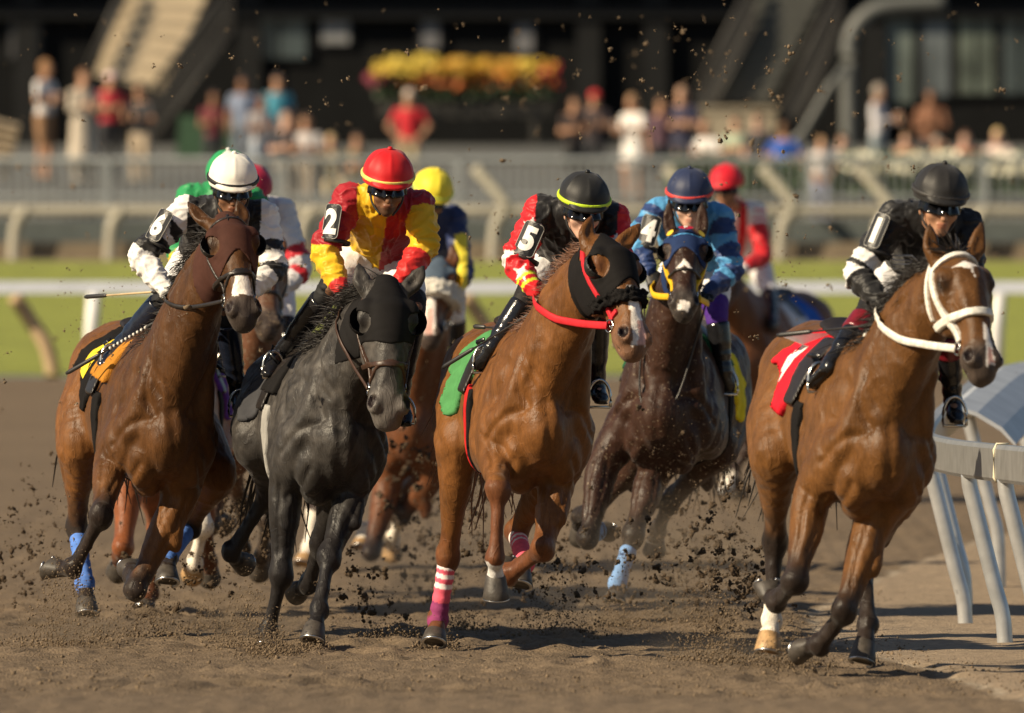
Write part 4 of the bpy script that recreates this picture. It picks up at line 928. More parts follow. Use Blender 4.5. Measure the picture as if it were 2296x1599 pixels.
put('three', 'bay racehorse in a blue saddle cloth at the back of the field', seed=83, d0=83.0, vox=.015, detail=0, chest=(1682, 800), rump=(1800, 752), coat=(.13, .05, .02), points=(.03, .016, .012), hair=BLACK_HAIR, mat=coat_mat('dirty_bay_coat', .5),
    poll=(1600, 600, -.40), muz=(1580, 740, -.78), yaw=-18, roll=0, ears=[(1580, 560, -.36), (1620, 560, -.36)],
    fore=[[(1640, 910, .05), (1612, 1030, -.12), (1625, 1040, .2), (1630, 1045, .3), (1635, 1050, .35)],
          [(1712, 915, .05), (1672, 1010, -.25), (1632, 1085, -.30), (1628, 1098, -.34), (1624, 1112, -.36)]],
    hind=[[(1700, 900, .7), (1650, 1010, 1.0), (1650, 1080, 1.25), (1655, 1092, 1.32), (1660, 1104, 1.38)],
          [(1830, 900, .7), (1770, 1005, 1.0), (1735, 1075, 1.25), (1735, 1088, 1.32), (1735, 1100, 1.38)]], socks={('fore', 1): 1.7})
put('nine', 'bright chestnut racehorse galloping directly behind the brown hooded bay', seed=95, d0=60.5, vox=.0135, detail=0, chest=(372, 935), rump=(400, 880), coat=(.22, .068, .022), points=(.10, .035, .014), hair=CHESTNUT_HAIR, mat=coat_mat('dirty_chestnut_coat', .35), leg_dark=(.9, 1.6),
    poll=(425, 610, -.40), muz=(425, 800, -.75), yaw=0, roll=0, ears=[(395, 560, -.36), (455, 560, -.36)],
    fore=[[(290, 1075, .05), (276, 1228, -.15), (270, 1246, .15), (268, 1260, .25), (264, 1276, .32)],
          [(430, 1060, .05), (455, 1180, -.10), (436, 1262, .05), (434, 1270, .14), (432, 1280, .22)]],
    hind=[[(320, 1040, .7), (352, 1185, 1.0), (338, 1330, 1.0), (330, 1350, .95), (322, 1372, .92)],
          [(470, 1020, .7), (460, 1150, 1.0), (470, 1260, 1.2), (470, 1275, 1.28), (470, 1290, 1.34)]],
    socks={('fore', 1): .75}, tanhoof=(('fore', 1),))
put('eight', 'mud caked dark racehorse between the hooded bay and the grey', seed=107, d0=63.5, vox=.0135, detail=0, chest=(560, 925), rump=(620, 880), coat=(.13, .055, .028), points=(.03, .02, .015), hair=BLACK_HAIR, mat=coat_mat('caked_coat', .75),
    poll=(596, 560, -.40), muz=(600, 745, -.78), yaw=4, roll=0, ears=[(568, 520, -.36), (625, 520, -.36)],
    fore=[[(500, 1050, .05), (470, 1180, -.15), (490, 1165, .15), (498, 1165, .25), (505, 1165, .32)],
          [(620, 1050, .05), (600, 1170, -.2), (585, 1250, 0), (584, 1262, .1), (582, 1275, .18)]],
    hind=[[(500, 1000, .7), (540, 1130, 1.0), (545, 1230, 1.25), (545, 1245, 1.33), (545, 1260, 1.4)],
          [(680, 1000, .7), (640, 1130, 1.0), (620, 1230, 1.25), (618, 1245, 1.33), (616, 1260, 1.4)]])
# ------------------------------------------------------------------ tack
def headc(H, X, Y, Z):
    p, L, hs = H['poll'], H['L'], H['hs']; x, y, z = X-p[0], Y-p[1], Z-p[2]
    dt = lambda v: x*v[0]+y*v[1]+z*v[2]
    return dt(H['a'])/L, dt(H['hl'])/hs, dt(H['n'])/hs
def head_box(H, m=.10):
    pts = np.array([H['HP'](t, s, n) for t in (-.25, 1.02) for s in (-.16, .16) for n in (-.26, .16)]); return pts.min(0)-m*.3, pts.max(0)+m*.3
def dist3(X, Y, Z, c): return np.sqrt((X-c[0])**2+(Y-c[1])**2+(Z-c[2])**2)
def hood(H, m, t_mid=.38, t_side=.55, hole=.05, name='hood', grow=.006, cup=None, back=-.16, ears=True):
    L, hs = H['L'], H['hs']
    def reg(X, Y, Z):
        t, s, n = headc(H, X, Y, Z); edge = t_mid+(t_side-t_mid)*np.clip(np.abs(s)/.085, 0, 1)**1.5
        r = np.maximum((t-edge)*L, (back-t)*L)
        r = np.maximum(r, (-.17-n*1.0-t*.15)*hs)
        for e in H['eyes']: r = np.maximum(r, hole*hs-dist3(X, Y, Z, e+H['a']*.006))
        if ears:
            for b, T in H['ears']:
                ax = nrm(T-b); x, y, z = X-b[0], Y-b[1], Z-b[2]; al = x*ax[0]+y*ax[1]+z*ax[2]
                dd = np.sqrt(np.maximum(x*x+y*y+z*z-np.clip(al, -.05, .2)**2, 0)); r = np.maximum(r, .043*hs-dd)
        return r
    lo, hi = head_box(H); V, Q = H['head'].surface(.0065, lo, hi, reg, grow)
    o = mesh(name, V, Q, m, H['root'])
    if cup:
        for sgn, e in zip((-1, 1), H['eyes']):
            s = SDF(); c = e+H['hl']*sgn*.004*hs; s.ell(c, (.054*hs, .056*hs, .054*hs), (H['hl'], H['a'], H['n']), .01); s.ell(c+H['n']*.012*hs, (.050*hs, .052*hs, .052*hs), (H['hl'], H['a'], H['n']), .006, 's')
            cut = nrm(H['n']*.75+H['a']*.25+H['hl']*sgn*.15)
            V, Q = s.surface(.005, region=lambda X, Y, Z: (X-c[0])*cut[0]+(Y-c[1])*cut[1]+(Z-c[2])*cut[2]-.030*hs)
            mesh('blinker_cup', V, Q, cup, o)
    return o
def strap(H, name, f, m, grow=.007, vox=.005):
    "band lying on the head; f(t, s, n, L, hs) < 0 inside"
    lo, hi = head_box(H)
    V, Q = H['head'].surface(vox, lo, hi, lambda X, Y, Z: (lambda t, s, n: np.maximum(f(t, s, n, H['L'], H['hs']), np.maximum(-.118-.10*np.clip(.5-t, 0, .5)-n, np.abs(s)-.15)*H['hs']))(*headc(H, X, Y, Z)), grow)
    return mesh(name, V, Q, m, H['root']) if len(V) else None
def bridle(H, m, w=.011, grow=.007, nose=.60, brow=True, fig8=False, vox=.0055, ring=BRASS):
    strap(H, 'cheek_strap', lambda t, s, n, L, hs: np.maximum(np.abs(n+.030-.05*(t-.3))*hs-w, np.maximum((t-.73)*L, (-.05-t)*L)), m, grow, vox)
    if nose: strap(H, 'noseband', lambda t, s, n, L, hs: np.maximum(np.abs((t-nose)*L-n*hs*.25)-w*1.1, -.2+0*s), m, grow*1.1, vox)
    if fig8: strap(H, 'drop_noseband', lambda t, s, n, L, hs: np.maximum(np.abs((t-nose-.12)*L+n*hs*.55)-w*.8, -.2+0*s), m, grow, vox)
    if brow: strap(H, 'browband', lambda t, s, n, L, hs: np.maximum(np.abs((t-.075)*L+n*hs*.25)-w, (-.035-n)*hs), m, grow, vox)
    rings = []
    for s in (-1, 1):
        c = H['HP'](.755, s*.068, -.030); pts = [c+(H['a']*math.cos(q)+H['n']*math.sin(q))*.030 for q in np.linspace(0, 2*math.pi, 17)]
        MB().tube(pts, .0055, 6).build('bit_ring', ring, H['root'], True); rings.append(c)
    mb = MB(); mb.tube([rings[0], H['HP'](.80, 0, -.045), rings[1]], .007, 6); mb.build('bit', ring, H['root'], True)
    H['rings'] = rings
def bvh_of(H):
    if 'bvh' not in H:
        from mathutils.bvhtree import BVHTree
        H['bvh'] = BVHTree.FromPolygons(H['V'].tolist(), H['Q'].tolist())
    return H['bvh']
def outside(H, p, gap=.012):
    "push a point out of the horse's body"
    co, no, _, dist = bvh_of(H).find_nearest(Vector(p)); co, no = np.array(co), np.array(no); s = np.dot(p-co, no)
    return co+no*gap if s < gap else p
def rein(H, m, hands, r=.010, flat=2.0, bow=.05, name='rein'):
    for s, ring_, hnd in zip((-1, 1), H['rings'], hands):
        if hnd is None: continue
        base = spline([ring_, lerp(ring_, hnd, .5)+H['lat']*s*bow-V3(0, 0, .025), hnd], 9); pts = []
        for i, p in enumerate(base):
            p = p+H['lat']*s*.0
            for _ in range(2): p = outside(H, p, r*1.1+.003)
            pts.append(p)
        pts = np.array(pts)
        for _ in range(2): pts[1:-1] = .25*pts[:-2]+.5*pts[1:-1]+.25*pts[2:]
        pts = [outside(H, p, r*.9+.002) for p in pts]
        MB().tube(pts, r, 8, 1/flat, up=(0, 0, 1)).build(name, m, H['root'], True)
def fleece(H, m, t0=.60, w=.035, grow=.032):
    def f(t, s, n, L, hs): return np.maximum(np.abs((t-t0)*L-n*hs*.2)-w, (-.075-n)*hs)
    lo, hi = head_box(H); V, Q = H['head'].surface(.0065, lo, hi, lambda X, Y, Z: f(*headc(H, X, Y, Z), H['L'], H['hs']), grow)
    N = vnormals(V, Q); V = V+N*(.009*noise3(V, 130, 3, 2)+.006*noise3(V, 260, 4, 1))[:, None]
    return mesh('fleece_noseband', V, Q, m, H['root'])
def trunkc(H, X, Y, Z):
    c = H['M'](0, 0, 0); x, y, z = X-c[0], Y-c[1], Z-c[2]; dt = lambda v: x*v[0]+y*v[1]+z*v[2]
    return dt(H['fwd']), dt(H['lat']), dt(H['up'])
def trunk_wrap(H, name, reg, m, grow, f0, f1, vox=.011, crumple=.0, parent=None, u0=-.62):
    pts = np.array([H['M'](f, s, u) for f in (f0, f1) for s in (-.42, .42) for u in (u0, .6)])
    V, Q = H['trunk'].surface(vox, pts.min(0), pts.max(0), lambda X, Y, Z: reg(*trunkc(H, X, Y, Z)), grow)
    if crumple:
        N = vnormals(V, Q); V = V+N*(crumple*(.6+noise3(V*[1, 1, .5], 45, 5, 2)))[:, None]
    return mesh(name, V, Q, m, parent or H['root'])
def saddlery(H, cloth_m, saddle_m, girth_m, pad_m=None, drop=-.02, over_m=None, f0=-.30, f1=.16):
    cl = trunk_wrap(H, 'saddle_cloth', lambda f, s, u: np.maximum(np.abs(f-(f0+f1)/2-.25*(u-.1))-(f1-f0)/2, drop+.10*np.sin(f*14)-u), cloth_m, .014, f0-.25, f1+.3, crumple=.011, u0=drop-.2)
    if pad_m: trunk_wrap(H, 'saddle_pad', lambda f, s, u: np.maximum(np.abs(f-.10)-.16, .16-u), pad_m, .032, -.15, .4, u0=.0)
    sd = SDF(); M = H['M']; g = H['g']
    sd.loft([M(-.22, 0, .395), M(-.08, 0, .375), M(.08, 0, .38), M(.17, 0, .43)], [.10, .085, .07, .045], [.035, .025, .025, .03], H['lat'], .03, 3)
    for s in (-1, 1): sd.loft([M(.02, s*.10, .36), M(.04, s*.22, .24), M(.05, s*.295, .08)], [.10, .11, .09], [.014, .014, .012], H['fwd'], .02, 3)
    V, Q = sd.surface(.010); mesh('saddle', V, Q, saddle_m, H['root'])
    trunk_wrap(H, 'girth', lambda f, s, u: np.maximum(np.abs(f-.16)-.05, u-.10), girth_m, .012, -.0, .34)
    if over_m: trunk_wrap(H, 'overgirth', lambda f, s, u: np.maximum(np.abs(f-.16)-.022, u-.12), over_m, .018, .0, .34)
def stirrup(H, ank, toe, m_leather, s):
    foot = lerp(ank, toe, .62)+V3(0, 0, .0); pts = []
    lat = H['lat']
    for q in np.linspace(-20, 200, 15): pts.append(foot+lat*math.cos(R(q))*.056+V3(0, 0, 1)*(math.sin(R(q))*.10-.028))
    mb = MB().tube(pts+[pts[0]], .008, 6); o = mb.build('stirrup_iron', BRASS, H['root'], True)
    topp = foot+V3(0, 0, .10); sd = H['M'](.04, s*.20, .30)
    MB().tube([topp, lerp(topp, sd, .5)+lat*s*.03, sd], .011, 6, .4).build('stirrup_leather', m_leather, H['root'], True)
def bandage(H, kind, s, m, t0=.18, t1=1.12, grow=.007, stripes=None):
    lg = [l for l in H['legs'] if l['kind'] == kind and l['s'] == s][0]['J']; kn, fe, co = lg[1], lg[2], lg[3]
    ax = nrm(fe-kn); D = limb_dorsal(ax, H['lat']); b = SDF(); A = lerp(kn, fe, t0)
    b.loft([A, lerp(kn, fe, .55), lerp(kn, fe, .85), fe, lerp(fe, co, min(max(t1-1, 0), .45))], [.046, .043, .045, .053, .046], [.053, .052, .054, .058, .05], H['lat'], .012, 3)
    V, Q = b.surface(.007); N = vnormals(V, Q); tt = polyline_t(V, [kn, fe, co])[1]
    V = V+N*(.0012*np.sign(np.sin(tt*40)))[:, None]
    if stripes:
        col = np.tile(np.array(stripes[0]), (len(V), 1))
        for (x0, x1, c) in stripes[1:]: col[(tt > x0) & (tt < x1)] = c
        return mesh('leg_bandage', V, Q, vmat('bandage_cloth', .85, .08, 30, .001, 200), H['root'], col)
    return mesh('leg_bandage', V, Q, m, H['root'])
def text_mesh(s, size, bold=.03):
    c = bpy.data.curves.new('t', 'FONT'); c.body = s; c.size = 1; c.offset = bold; c.align_x = 'CENTER'; c.align_y = 'CENTER'; c.resolution_u = 5
    o = bpy.data.objects.new('t', c); me = bpy.data.meshes.new_from_object(o)
    V = np.array([v.co[:2] for v in me.vertices]); F = [tuple(p.vertices) for p in me.polygons]
    lo, hi = V.min(0), V.max(0); V = (V-(lo+hi)/2)/(hi[1]-lo[1])*size
    bpy.data.objects.remove(o); bpy.data.curves.remove(c); bpy.data.meshes.remove(me); return V, F
def decal(name, V2, F, org, ex, ey, ez, m, parent, curve=None, lift=0.):
    "flat print bent round a radius (curve) about the ey axis"
    out = []
    for x, y in V2:
        if curve: q = x/curve; out.append(org+ex*math.sin(q)*(curve+lift)+ez*((math.cos(q)-1)*curve+lift*math.cos(q))+ey*y)
        else: out.append(org+ex*x+ey*y+ez*lift)
    return mesh(name, out, F, m, parent, smooth=False)
def fine(V, F, mx):
    "triangulate and split print so that it can bend"
    bm = bmesh.new(); vs = [bm.verts.new((x, y, 0)) for x, y in V]
    for f in F:
        try: bm.faces.new([vs[i] for i in f])
        except ValueError: pass
    for _ in range(2):
        bmesh.ops.triangulate(bm, faces=bm.faces[:]); es = [e for e in bm.edges if e.calc_length() > mx]
        if es: bmesh.ops.subdivide_edges(bm, edges=es, cuts=1)
    bmesh.ops.triangulate(bm, faces=bm.faces[:]); bm.verts.index_update()
    V2 = [(v.co.x, v.co.y) for v in bm.verts]; F2 = [tuple(v.index for v in f.verts) for f in bm.faces]; bm.free(); return V2, F2
def on_trunk_print(H, s2, f, s, u, size, m, name='number_print'):
    "figure lying on the saddle cloth"
    from mathutils.bvhtree import BVHTree
    src = [c for c in H['root'].children if c.name.startswith('saddle_cloth')][0]
    me = src.data; bv = BVHTree.FromPolygons([v.co[:] for v in me.vertices], [tuple(p.vertices) for p in me.polygons])
    V2, F2 = fine(*text_mesh(s2, size, .05), .03); c = H['M'](f, s*.9, u); ex = H['fwd']*(1 if s < 0 else -1)*1.0; nv = H['lat']*s/abs(s); out = []
    for x, y in V2:
        o = c+ex*x+H['up']*y; hit = bv.ray_cast(Vector(o), Vector(-nv)); p = np.array(hit[0]) if hit[0] else o-nv*.6*abs(s); out.append(p+(np.array(hit[1])*.004 if hit[0] else 0))
    return mesh(name, out, F2, m, src, smooth=False)
# ------------------------------------------------------------------ jockeys
SILK = vmat('racing_silk', .50, .07, 8., .007, 22., .3, .12, stretch=(1, 1, .6))
LEATHER_BLK = leather('black_boot_leather', (.012, .012, .014), .16); GLOVE = leather('black_glove', (.015, .013, .013), .5)
LENS = mat('goggle_lens', (.006, .006, .007), .10, .1, 5, spec=.35)
CUPB = leather('black_rubber', (.014, .013, .013), .5)
PLATE = mat('number_plate_black', (.012, .012, .013), .45); PRINTW = mat('white_print', (.80, .78, .74), .6)
SKINS = dict(dark=(.20, .095, .05), brown=(.30, .155, .085), mid=(.42, .22, .13), fair=(.60, .36, .26))
def cap_mat(name, c): return mat(name, c, .38, .05, 10, .0006, 300, sheen=.1)
def hand(b, W, f, g, s):
    "closed fist: palm, four bent fingers of unequal length, thumb over them"
    f = nrm(f); g = nrm(g-f*np.dot(g, f)); pn = np.cross(f, g)*s
    b.loft([W, W+f*.045, W+f*.085], [.028, .040, .041], [.020, .017, .016], g, .015, 2)
    for i, (o, ln) in enumerate(((.033, .92), (.011, 1.05), (-.011, 1.0), (-.032, .8))):
        A = W+f*.085+g*o; B = A+f*.026*ln+pn*.016; C = B+pn*.026*ln-f*.012; D = C-f*.028*ln
        b.loft([A, B], [.0105, .010], None, g, .004, 1); b.loft([B, C], [.010, .0095], None, g, .004, 1); b.loft([C, D], [.0095, .008], None, g, .004, 1)
    T0 = W+f*.035+g*.036; T1 = T0+f*.032+g*.012+pn*.018; T2 = T1+f*.026-g*.020+pn*.014
    b.loft([T0, T1, T2], [.014, .0115, .0095], None, pn, .006, 2)
def against_flank(H, p, gap):
    "a leg joint that would sink into the horse lies on its flank instead"
    o = np.array([0, 0, HC]); d = nrm(p-o); hit = bvh_of(H).ray_cast(Vector(o), Vector(d))
    if hit[0] is None: return p
    L = hit[3]-gap; Lp = np.linalg.norm(p-o); f, s, u = [float(v) for v in trunkc(H, *[np.array(x) for x in hit[0]])]
    if f > .60 or abs(s) < .10 or Lp < L or Lp-L > .75: return p
    return o+d*L
def jockey(H, label, K):
    d0 = H['d0']; q = lambda p: P(p[0], p[1], d0+p[2]); root = empty('person'); tag(root, label, 'person', 'jockeys in the race')
    vx = K.get('vox', .0075); sc = K.get('sc', 1.0)
    hc = q(K['head']); shL, shR = q(K['sh'][0]), q(K['sh'][1]); pel = q(K['pel']); cm = (shL+shR)/2
    X = nrm(shR-shL); spine = nrm(cm-pel); bk = nrm(np.cross(X, spine)); bk = bk if bk[1] > 0 else -bk
    yaw, pit, rol = K.get('look', (0, 18, 0)); hf = V3(math.sin(R(yaw))*math.cos(R(pit)), -math.cos(R(yaw))*math.cos(R(pit)), -math.sin(R(pit)))
    hr = nrm(np.cross(hf, V3(math.sin(R(rol)), 0, math.cos(R(rol))))); hr = -hr if hr[0] < 0 else hr
    hu = np.cross(hr, hf); hu = hu if hu[2] > 0 else -hu
    el = [q(p) for p in K['el']]; wr = [q(p) for p in K['wr']]; kn, an, to = [[against_flank(H, q(p), gap) for p in K[k]] for k, gap in (('kn', .075), ('an', .062), ('toe', .055))]
    hip = [pel-X*.085*sc, pel+X*.085*sc]; sh = [shL, shR]
    cut = np.array([hr, hf, hu]); HH = lambda r_, f, u: hc+hr*r_*sc+hf*f*sc+hu*u*sc
    neck0 = cm+spine*.035-bk*.0
    # ---- body: one continuous surface under the clothes
    face = SDF()
    face.ell(HH(0, -.015, .035), np.array((.077, .096, .095))*sc, cut, .02); face.ell(HH(0, .012, -.045), np.array((.060, .076, .078))*sc, cut, .03)
    face.ell(HH(0, .062, -.100), np.array((.028, .026, .024))*sc, cut, .03)
    for s in (-1, 1): face.ell(HH(s*.046, .060, -.028), np.array((.024, .022, .022))*sc, cut, .03)
    face.loft([HH(0, .085, .012), HH(0, .104, -.018), HH(0, .108, -.040)], [.009*sc, .012*sc, .017*sc], [.012*sc, .014*sc, .013*sc], hr, .014, 3)
    face.ell(HH(0, .087, -.064), np.array((.026, .012, .0075))*sc, cut, .008); face.ell(HH(0, .083, -.079), np.array((.022, .012, .008))*sc, cut, .008)
    for s in (-1, 1): face.ell(HH(s*.080, -.012, -.012), np.array((.010, .022, .033))*sc, cut, .012)
    b = SDF(); b.ops = list(face.ops)
    b.cap(neck0, HH(0, -.03, -.07), .056*sc, .052*sc, .03)
    b.loft([pel, lerp(pel, cm, .4), lerp(pel, cm, .8), neck0], [.14*sc, .125*sc, .155*sc, .07*sc], [.10*sc, .09*sc, .10*sc, .055*sc], X, .04, 3)
    hands = []
    for i, s in ((0, -1), (1, 1)):
        b.loft([sh[i], lerp(sh[i], el[i], .5), el[i]], [.050*sc, .045*sc, .036*sc], None, bk, .03, 2)
        fd = nrm(wr[i]-el[i]); b.loft([el[i], lerp(el[i], wr[i], .3), wr[i]], [.038*sc, .038*sc, .026*sc], None, bk, .015, 2)
        gdir = K.get('grip', [(1, 0, .25), (1, 0, -.25)])[i]; hd = nrm(fd+V3(*K.get('hdir', [(0, 0, 0), (0, 0, 0)])[i])); hand(b, wr[i], hd, np.array(gdir, float), s); hands.append(wr[i]+hd*.09)
        b.loft([hip[i], lerp(hip[i], kn[i], .5), kn[i]], [.072*sc, .062*sc, .042*sc], None, X, .04, 2); b.loft([kn[i], lerp(kn[i], an[i], .35), an[i]], [.041*sc, .045*sc, .030*sc], None, X, .02, 2)
        b.loft([an[i], lerp(an[i], to[i], .6), to[i]], [.026*sc, .024*sc, .016*sc], [.026*sc, .02*sc, .012*sc], X, .02, 2)
    V, Q = b.surface(vx); sk = np.array(SKINS[K['skin']]); col = np.tile(sk, (len(V), 1))*(1+.08*noise3(V, 25, 2, 2))[:, None]
    rel = V-hc; f_, u_, r_ = rel @ hf/sc, rel @ hu/sc, rel @ hr/sc; hd_ = np.linalg.norm(rel, axis=1) < .17
    lip = hd_ & (f_ > .078) & (u_ < -.058) & (u_ > -.084) & (np.abs(r_) < .022); col[lip] = sk*np.array((.95, .74, .74))
    col[hd_ & (f_ < -.02) & (u_ > -.06) & (np.abs(r_) > .0)] = K.get('hair', (.02, .014, .012))
    if K.get('stubble'): m = hd_ & (u_ < -.075) & (f_ > .0); col[m] *= .45
    for i in (0, 1):
        if K.get('gloves', (1, 1))[i]: col[polyline_t(V, [wr[i], wr[i]+nrm(wr[i]-el[i])*.02, hands[i]+nrm(wr[i]-el[i])*.05])[0] < .10] = K.get('glovec', (.014, .013, .013))
    mesh('body', V, Q, vmat('jockey_skin', .5, .08, 25, .0008, 120, .4), root, col)
    # ---- shirt
    S = SDF(); hem = lerp(pel, cm, .10)
    S.loft([hem, lerp(pel, cm, .35), lerp(pel, cm, .75), cm+spine*.02], [.165*sc, .170*sc, .185*sc, .12*sc], [.125*sc, .125*sc, .130*sc, .085*sc], X, .05, 3)
    S.cap(shL+spine*.0, shR, .072*sc, .072*sc, .05)
    S.loft([cm+spine*.02, neck0+hu*.035*sc], [.075*sc, .066*sc], [.07*sc, .062*sc], X, .03, 2)
    for i in (0, 1):
        w = K.get('sleeve', 1.0)
        e2 = el[i]+nrm(el[i]-(sh[i]+wr[i])/2)*.006
        S.loft([sh[i], lerp(sh[i], e2, .35), lerp(sh[i], e2, .75), e2, lerp(e2, wr[i], .35), lerp(e2, wr[i], .75), lerp(e2, wr[i], 1.03)],
               [.074*sc, .073*sc*w, .067*sc*w, .062*sc*w, .060*sc*w, .049*sc*w, .037*sc], None, bk, .03, 3)
    V, Q = S.surface(vx, region=lambda A, B, C: .055*sc-np.sqrt((A-HH(0, 0, -.05)[0])**2+(B-HH(0, 0, -.05)[1])**2+(C-HH(0, 0, -.05)[2])**2)+.02)
    N = vnormals(V, Q); arm = [[sh[i], el[i], wr[i]] for i in (0, 1)]
    dA = [polyline_t(V, a_) for a_ in arm]; dT = polyline_t(V, [pel, cm])[0]-.075*sc
    which = np.where((dA[0][0] < dT) & (dA[0][0] < dA[1][0]), 0, np.where(dA[1][0] < dT, 1, 2))
    # folds: run across the sleeves, gather at elbow and hem
    fold = np.zeros(len(V))
    for i in (0, 1):
        m = which == i; t = dA[i][1]; fold[m] = (.0075*np.sin(t*24+3*noise3(V, 22, 30+i, 2))*(.35+np.exp(-((t-1)/.4)**2))*(.5+.5*noise3(V, 18, 70+i, 1))+.011*(np.clip(1-1.8*np.abs(noise3(V*[1, 1, 1.5], 34, 50+i, 2)), 0, 1)**2-.2))[m]
    m = which == 2; fold[m] = (.0050*noise3(V*[1.4, 1, .8], 34, 33, 2)+.014*(np.clip(1-1.8*np.abs(noise3(V*[1.5, 1, .6], 30, 60, 2)), 0, 1)**2-.2))[m]
    V = V+N*(fold+.0015*noise3(V, 130, 35, 1))[:, None]
    tx = (V-cm) @ X/sc; ts = ((V-pel) @ (cm-pel))/np.dot(cm-pel, cm-pel); tb = -(V-cm) @ bk/sc
    col = K['silk'](which, np.where(which == 0, dA[0][1], dA[1][1]), tx, ts, tb, V)
    mesh('shirt', V, Q, SILK, root, col)
    # ---- breeches
    B = SDF(); B.ell(pel, np.array((.165, .135, .125))*sc, (X, bk, spine), .04); B.loft([pel, lerp(pel, cm, .22)], [.155*sc, .14*sc], [.12*sc, .11*sc], X, .03, 2)
    for i in (0, 1):
        kk = lerp(kn[i], an[i], .10); B.loft([hip[i], lerp(hip[i], kn[i], .5), lerp(hip[i], kn[i], .9), kk], [.105*sc, .092*sc, .068*sc, .058*sc], None, X, .04, 3)
    V, Q = B.surface(vx); N = vnormals(V, Q); V = V+N*(.005*(np.clip(1-1.8*np.abs(noise3(V, 40, 40, 2)), 0, 1)**2-.2))[:, None]
    col = np.tile(np.array(K.get('breech', (.74, .73, .74))), (len(V), 1))
    if 'kneecol' in K:
        for i in (0, 1): col[polyline_t(V, [hip[i], kn[i], an[i]])[1] > K.get('knee_t', .72)] = K['kneecol']
    mesh('breeches', V, Q, vmat('breeches_cloth', .7, .05, 20, .0025, 60, .3), root, col)
    # ---- boots
    for i in (0, 1):
        bt = SDF(); t0 = lerp(kn[i], an[i], K.get('boot_top', .16)); fd = nrm(to[i]-an[i])
        bt.loft([t0, lerp(kn[i], an[i], .45), lerp(kn[i], an[i], .85), an[i]], [.064*sc, .060*sc, .045*sc, .045*sc], [.066*sc, .064*sc, .048*sc, .052*sc], X, .02, 3, endcap=.25)
        heel = an[i]-fd*.03+nrm(an[i]-kn[i])*.035
        bt.loft([heel, lerp(heel, to[i], .5), lerp(heel, to[i], .8), to[i]], [.034*sc, .038*sc, .042*sc, .03*sc], [.035*sc, .034*sc, .028*sc, .02*sc], X, .03, 3)
        V, Q = bt.surface(vx); N = vnormals(V, Q); t = polyline_t(V, [kn[i], an[i], to[i]])[1]
        V = V+N*(.003*np.sin(t*30+2*noise3(V, 12, 44, 1))*np.exp(-((t-.8)/.25)**2))[:, None]
        o = mesh('boot', V, Q, K.get('boot', LEATHER_BLK), root)
        if 'cuff' in K:
            c_ = SDF(); c_.loft([t0, lerp(kn[i], an[i], .38)], [.069*sc, .067*sc], [.071*sc, .069*sc], X, .01, 2, endcap=.2); v, f = c_.surface(vx); mesh('boot_cuff', v, f, K['cuff'], o)
        ss = SDF(); ss.loft([heel+nrm(an[i]-kn[i])*.028, to[i]-hu*.0+nrm(an[i]-kn[i])*.016], [.036*sc, .034*sc], [.008, .007], X, .01, 2); v, f = ss.surface(.006); mesh('sole', v, f, CUPB, o)
        stirrup(H, an[i], to[i], LEATHER_BLK, (-1, 1)[i])
    # ---- helmet in its cap
    T = nrm(hu+hf*K.get('tilt', .10)); cf = nrm(hf-T*np.dot(hf, T)); c0 = hc+hu*.052*sc-hf*.008*sc; hz = K.get('helm', 1.0)*sc
    hm = SDF(); hm.ell(c0+T*.022*hz, np.array((.120, .138, .128))*hz, (hr, cf, T), .02)
    hm.loft([c0+T*.022*hz, c0+T*.0*hz], [.119*hz, .114*hz], [.137*hz, .13*hz], hr, .02, 2)
    hm.ell(c0+cf*.112*hz+T*.006*hz, np.array((.086, .052, .015))*hz, (hr, nrm(cf-T*.25), nrm(T+cf*.25)), .03)
    reg = lambda A, B_, C: -((A-c0[0])*T[0]+(B_-c0[1])*T[1]+(C-c0[2])*T[2])-.014*hz
    V, Q = hm.surface(.0062, region=reg); rel = V-c0; ph = np.arctan2(rel @ hr, rel @ cf); hh = (rel @ T)/hz; N = vnormals(V, Q)
    V = V+N*(.0045*(1-np.abs(np.sin(3*ph)))**3*sst(.03, .08, hh)*(1-sst(.135, .15, hh))+.0008*noise3(V, 60, 3, 1))[:, None]
    col = K['cap'](ph, hh, V); hl_ = mesh('helmet', V, Q, K.get('capmat') or vmat('cap_silk', .52, .05, 10, .0006, 250, .3, .1), root, col)
    bt_ = SDF(); bt_.ell(c0+T*.155*hz, np.array((.014, .014, .010))*hz, (hr, cf, T), .01); v, f = bt_.surface(.005); mesh('button', v, f, mat('button_%s' % K['id'], K['cap'](np.zeros(1), np.ones(1)*.15, c0[None])[0], .4), hl_)
    if 'band' in K:
        bd = lambda A, B_, C: np.abs((A-c0[0])*(T[0]+cf[0]*.05)+(B_-c0[1])*(T[1]+cf[1]*.05)+(C-c0[2])*(T[2]+cf[2]*.05)-.024*hz)-.0105*hz
        h2 = SDF(); h2.ops = hm.ops[:2]; v, f = h2.surface(.005, region=bd, grow=.0085); mesh('cap_band', v, f, mat('band_%s' % K['id'], K['band'], .5), hl_)
    # ---- goggles
    def gr(A, B_, C):
        x, y, z = A-hc[0], B_-hc[1], C-hc[2]; r1 = (x*hr[0]+y*hr[1]+z*hr[2])/sc; f1 = (x*hf[0]+y*hf[1]+z*hf[2])/sc; u1 = (x*hu[0]+y*hu[1]+z*hu[2])/sc
        low = -.024+.022*np.exp(-(r1/.016)**2); return np.maximum(np.maximum(u1-.030, low-u1-.006*np.cos(r1*40)), .002-f1)
    v, f = face.surface(.005, region=gr, grow=.013); g_ = mesh('goggles', v, f, LENS, root)
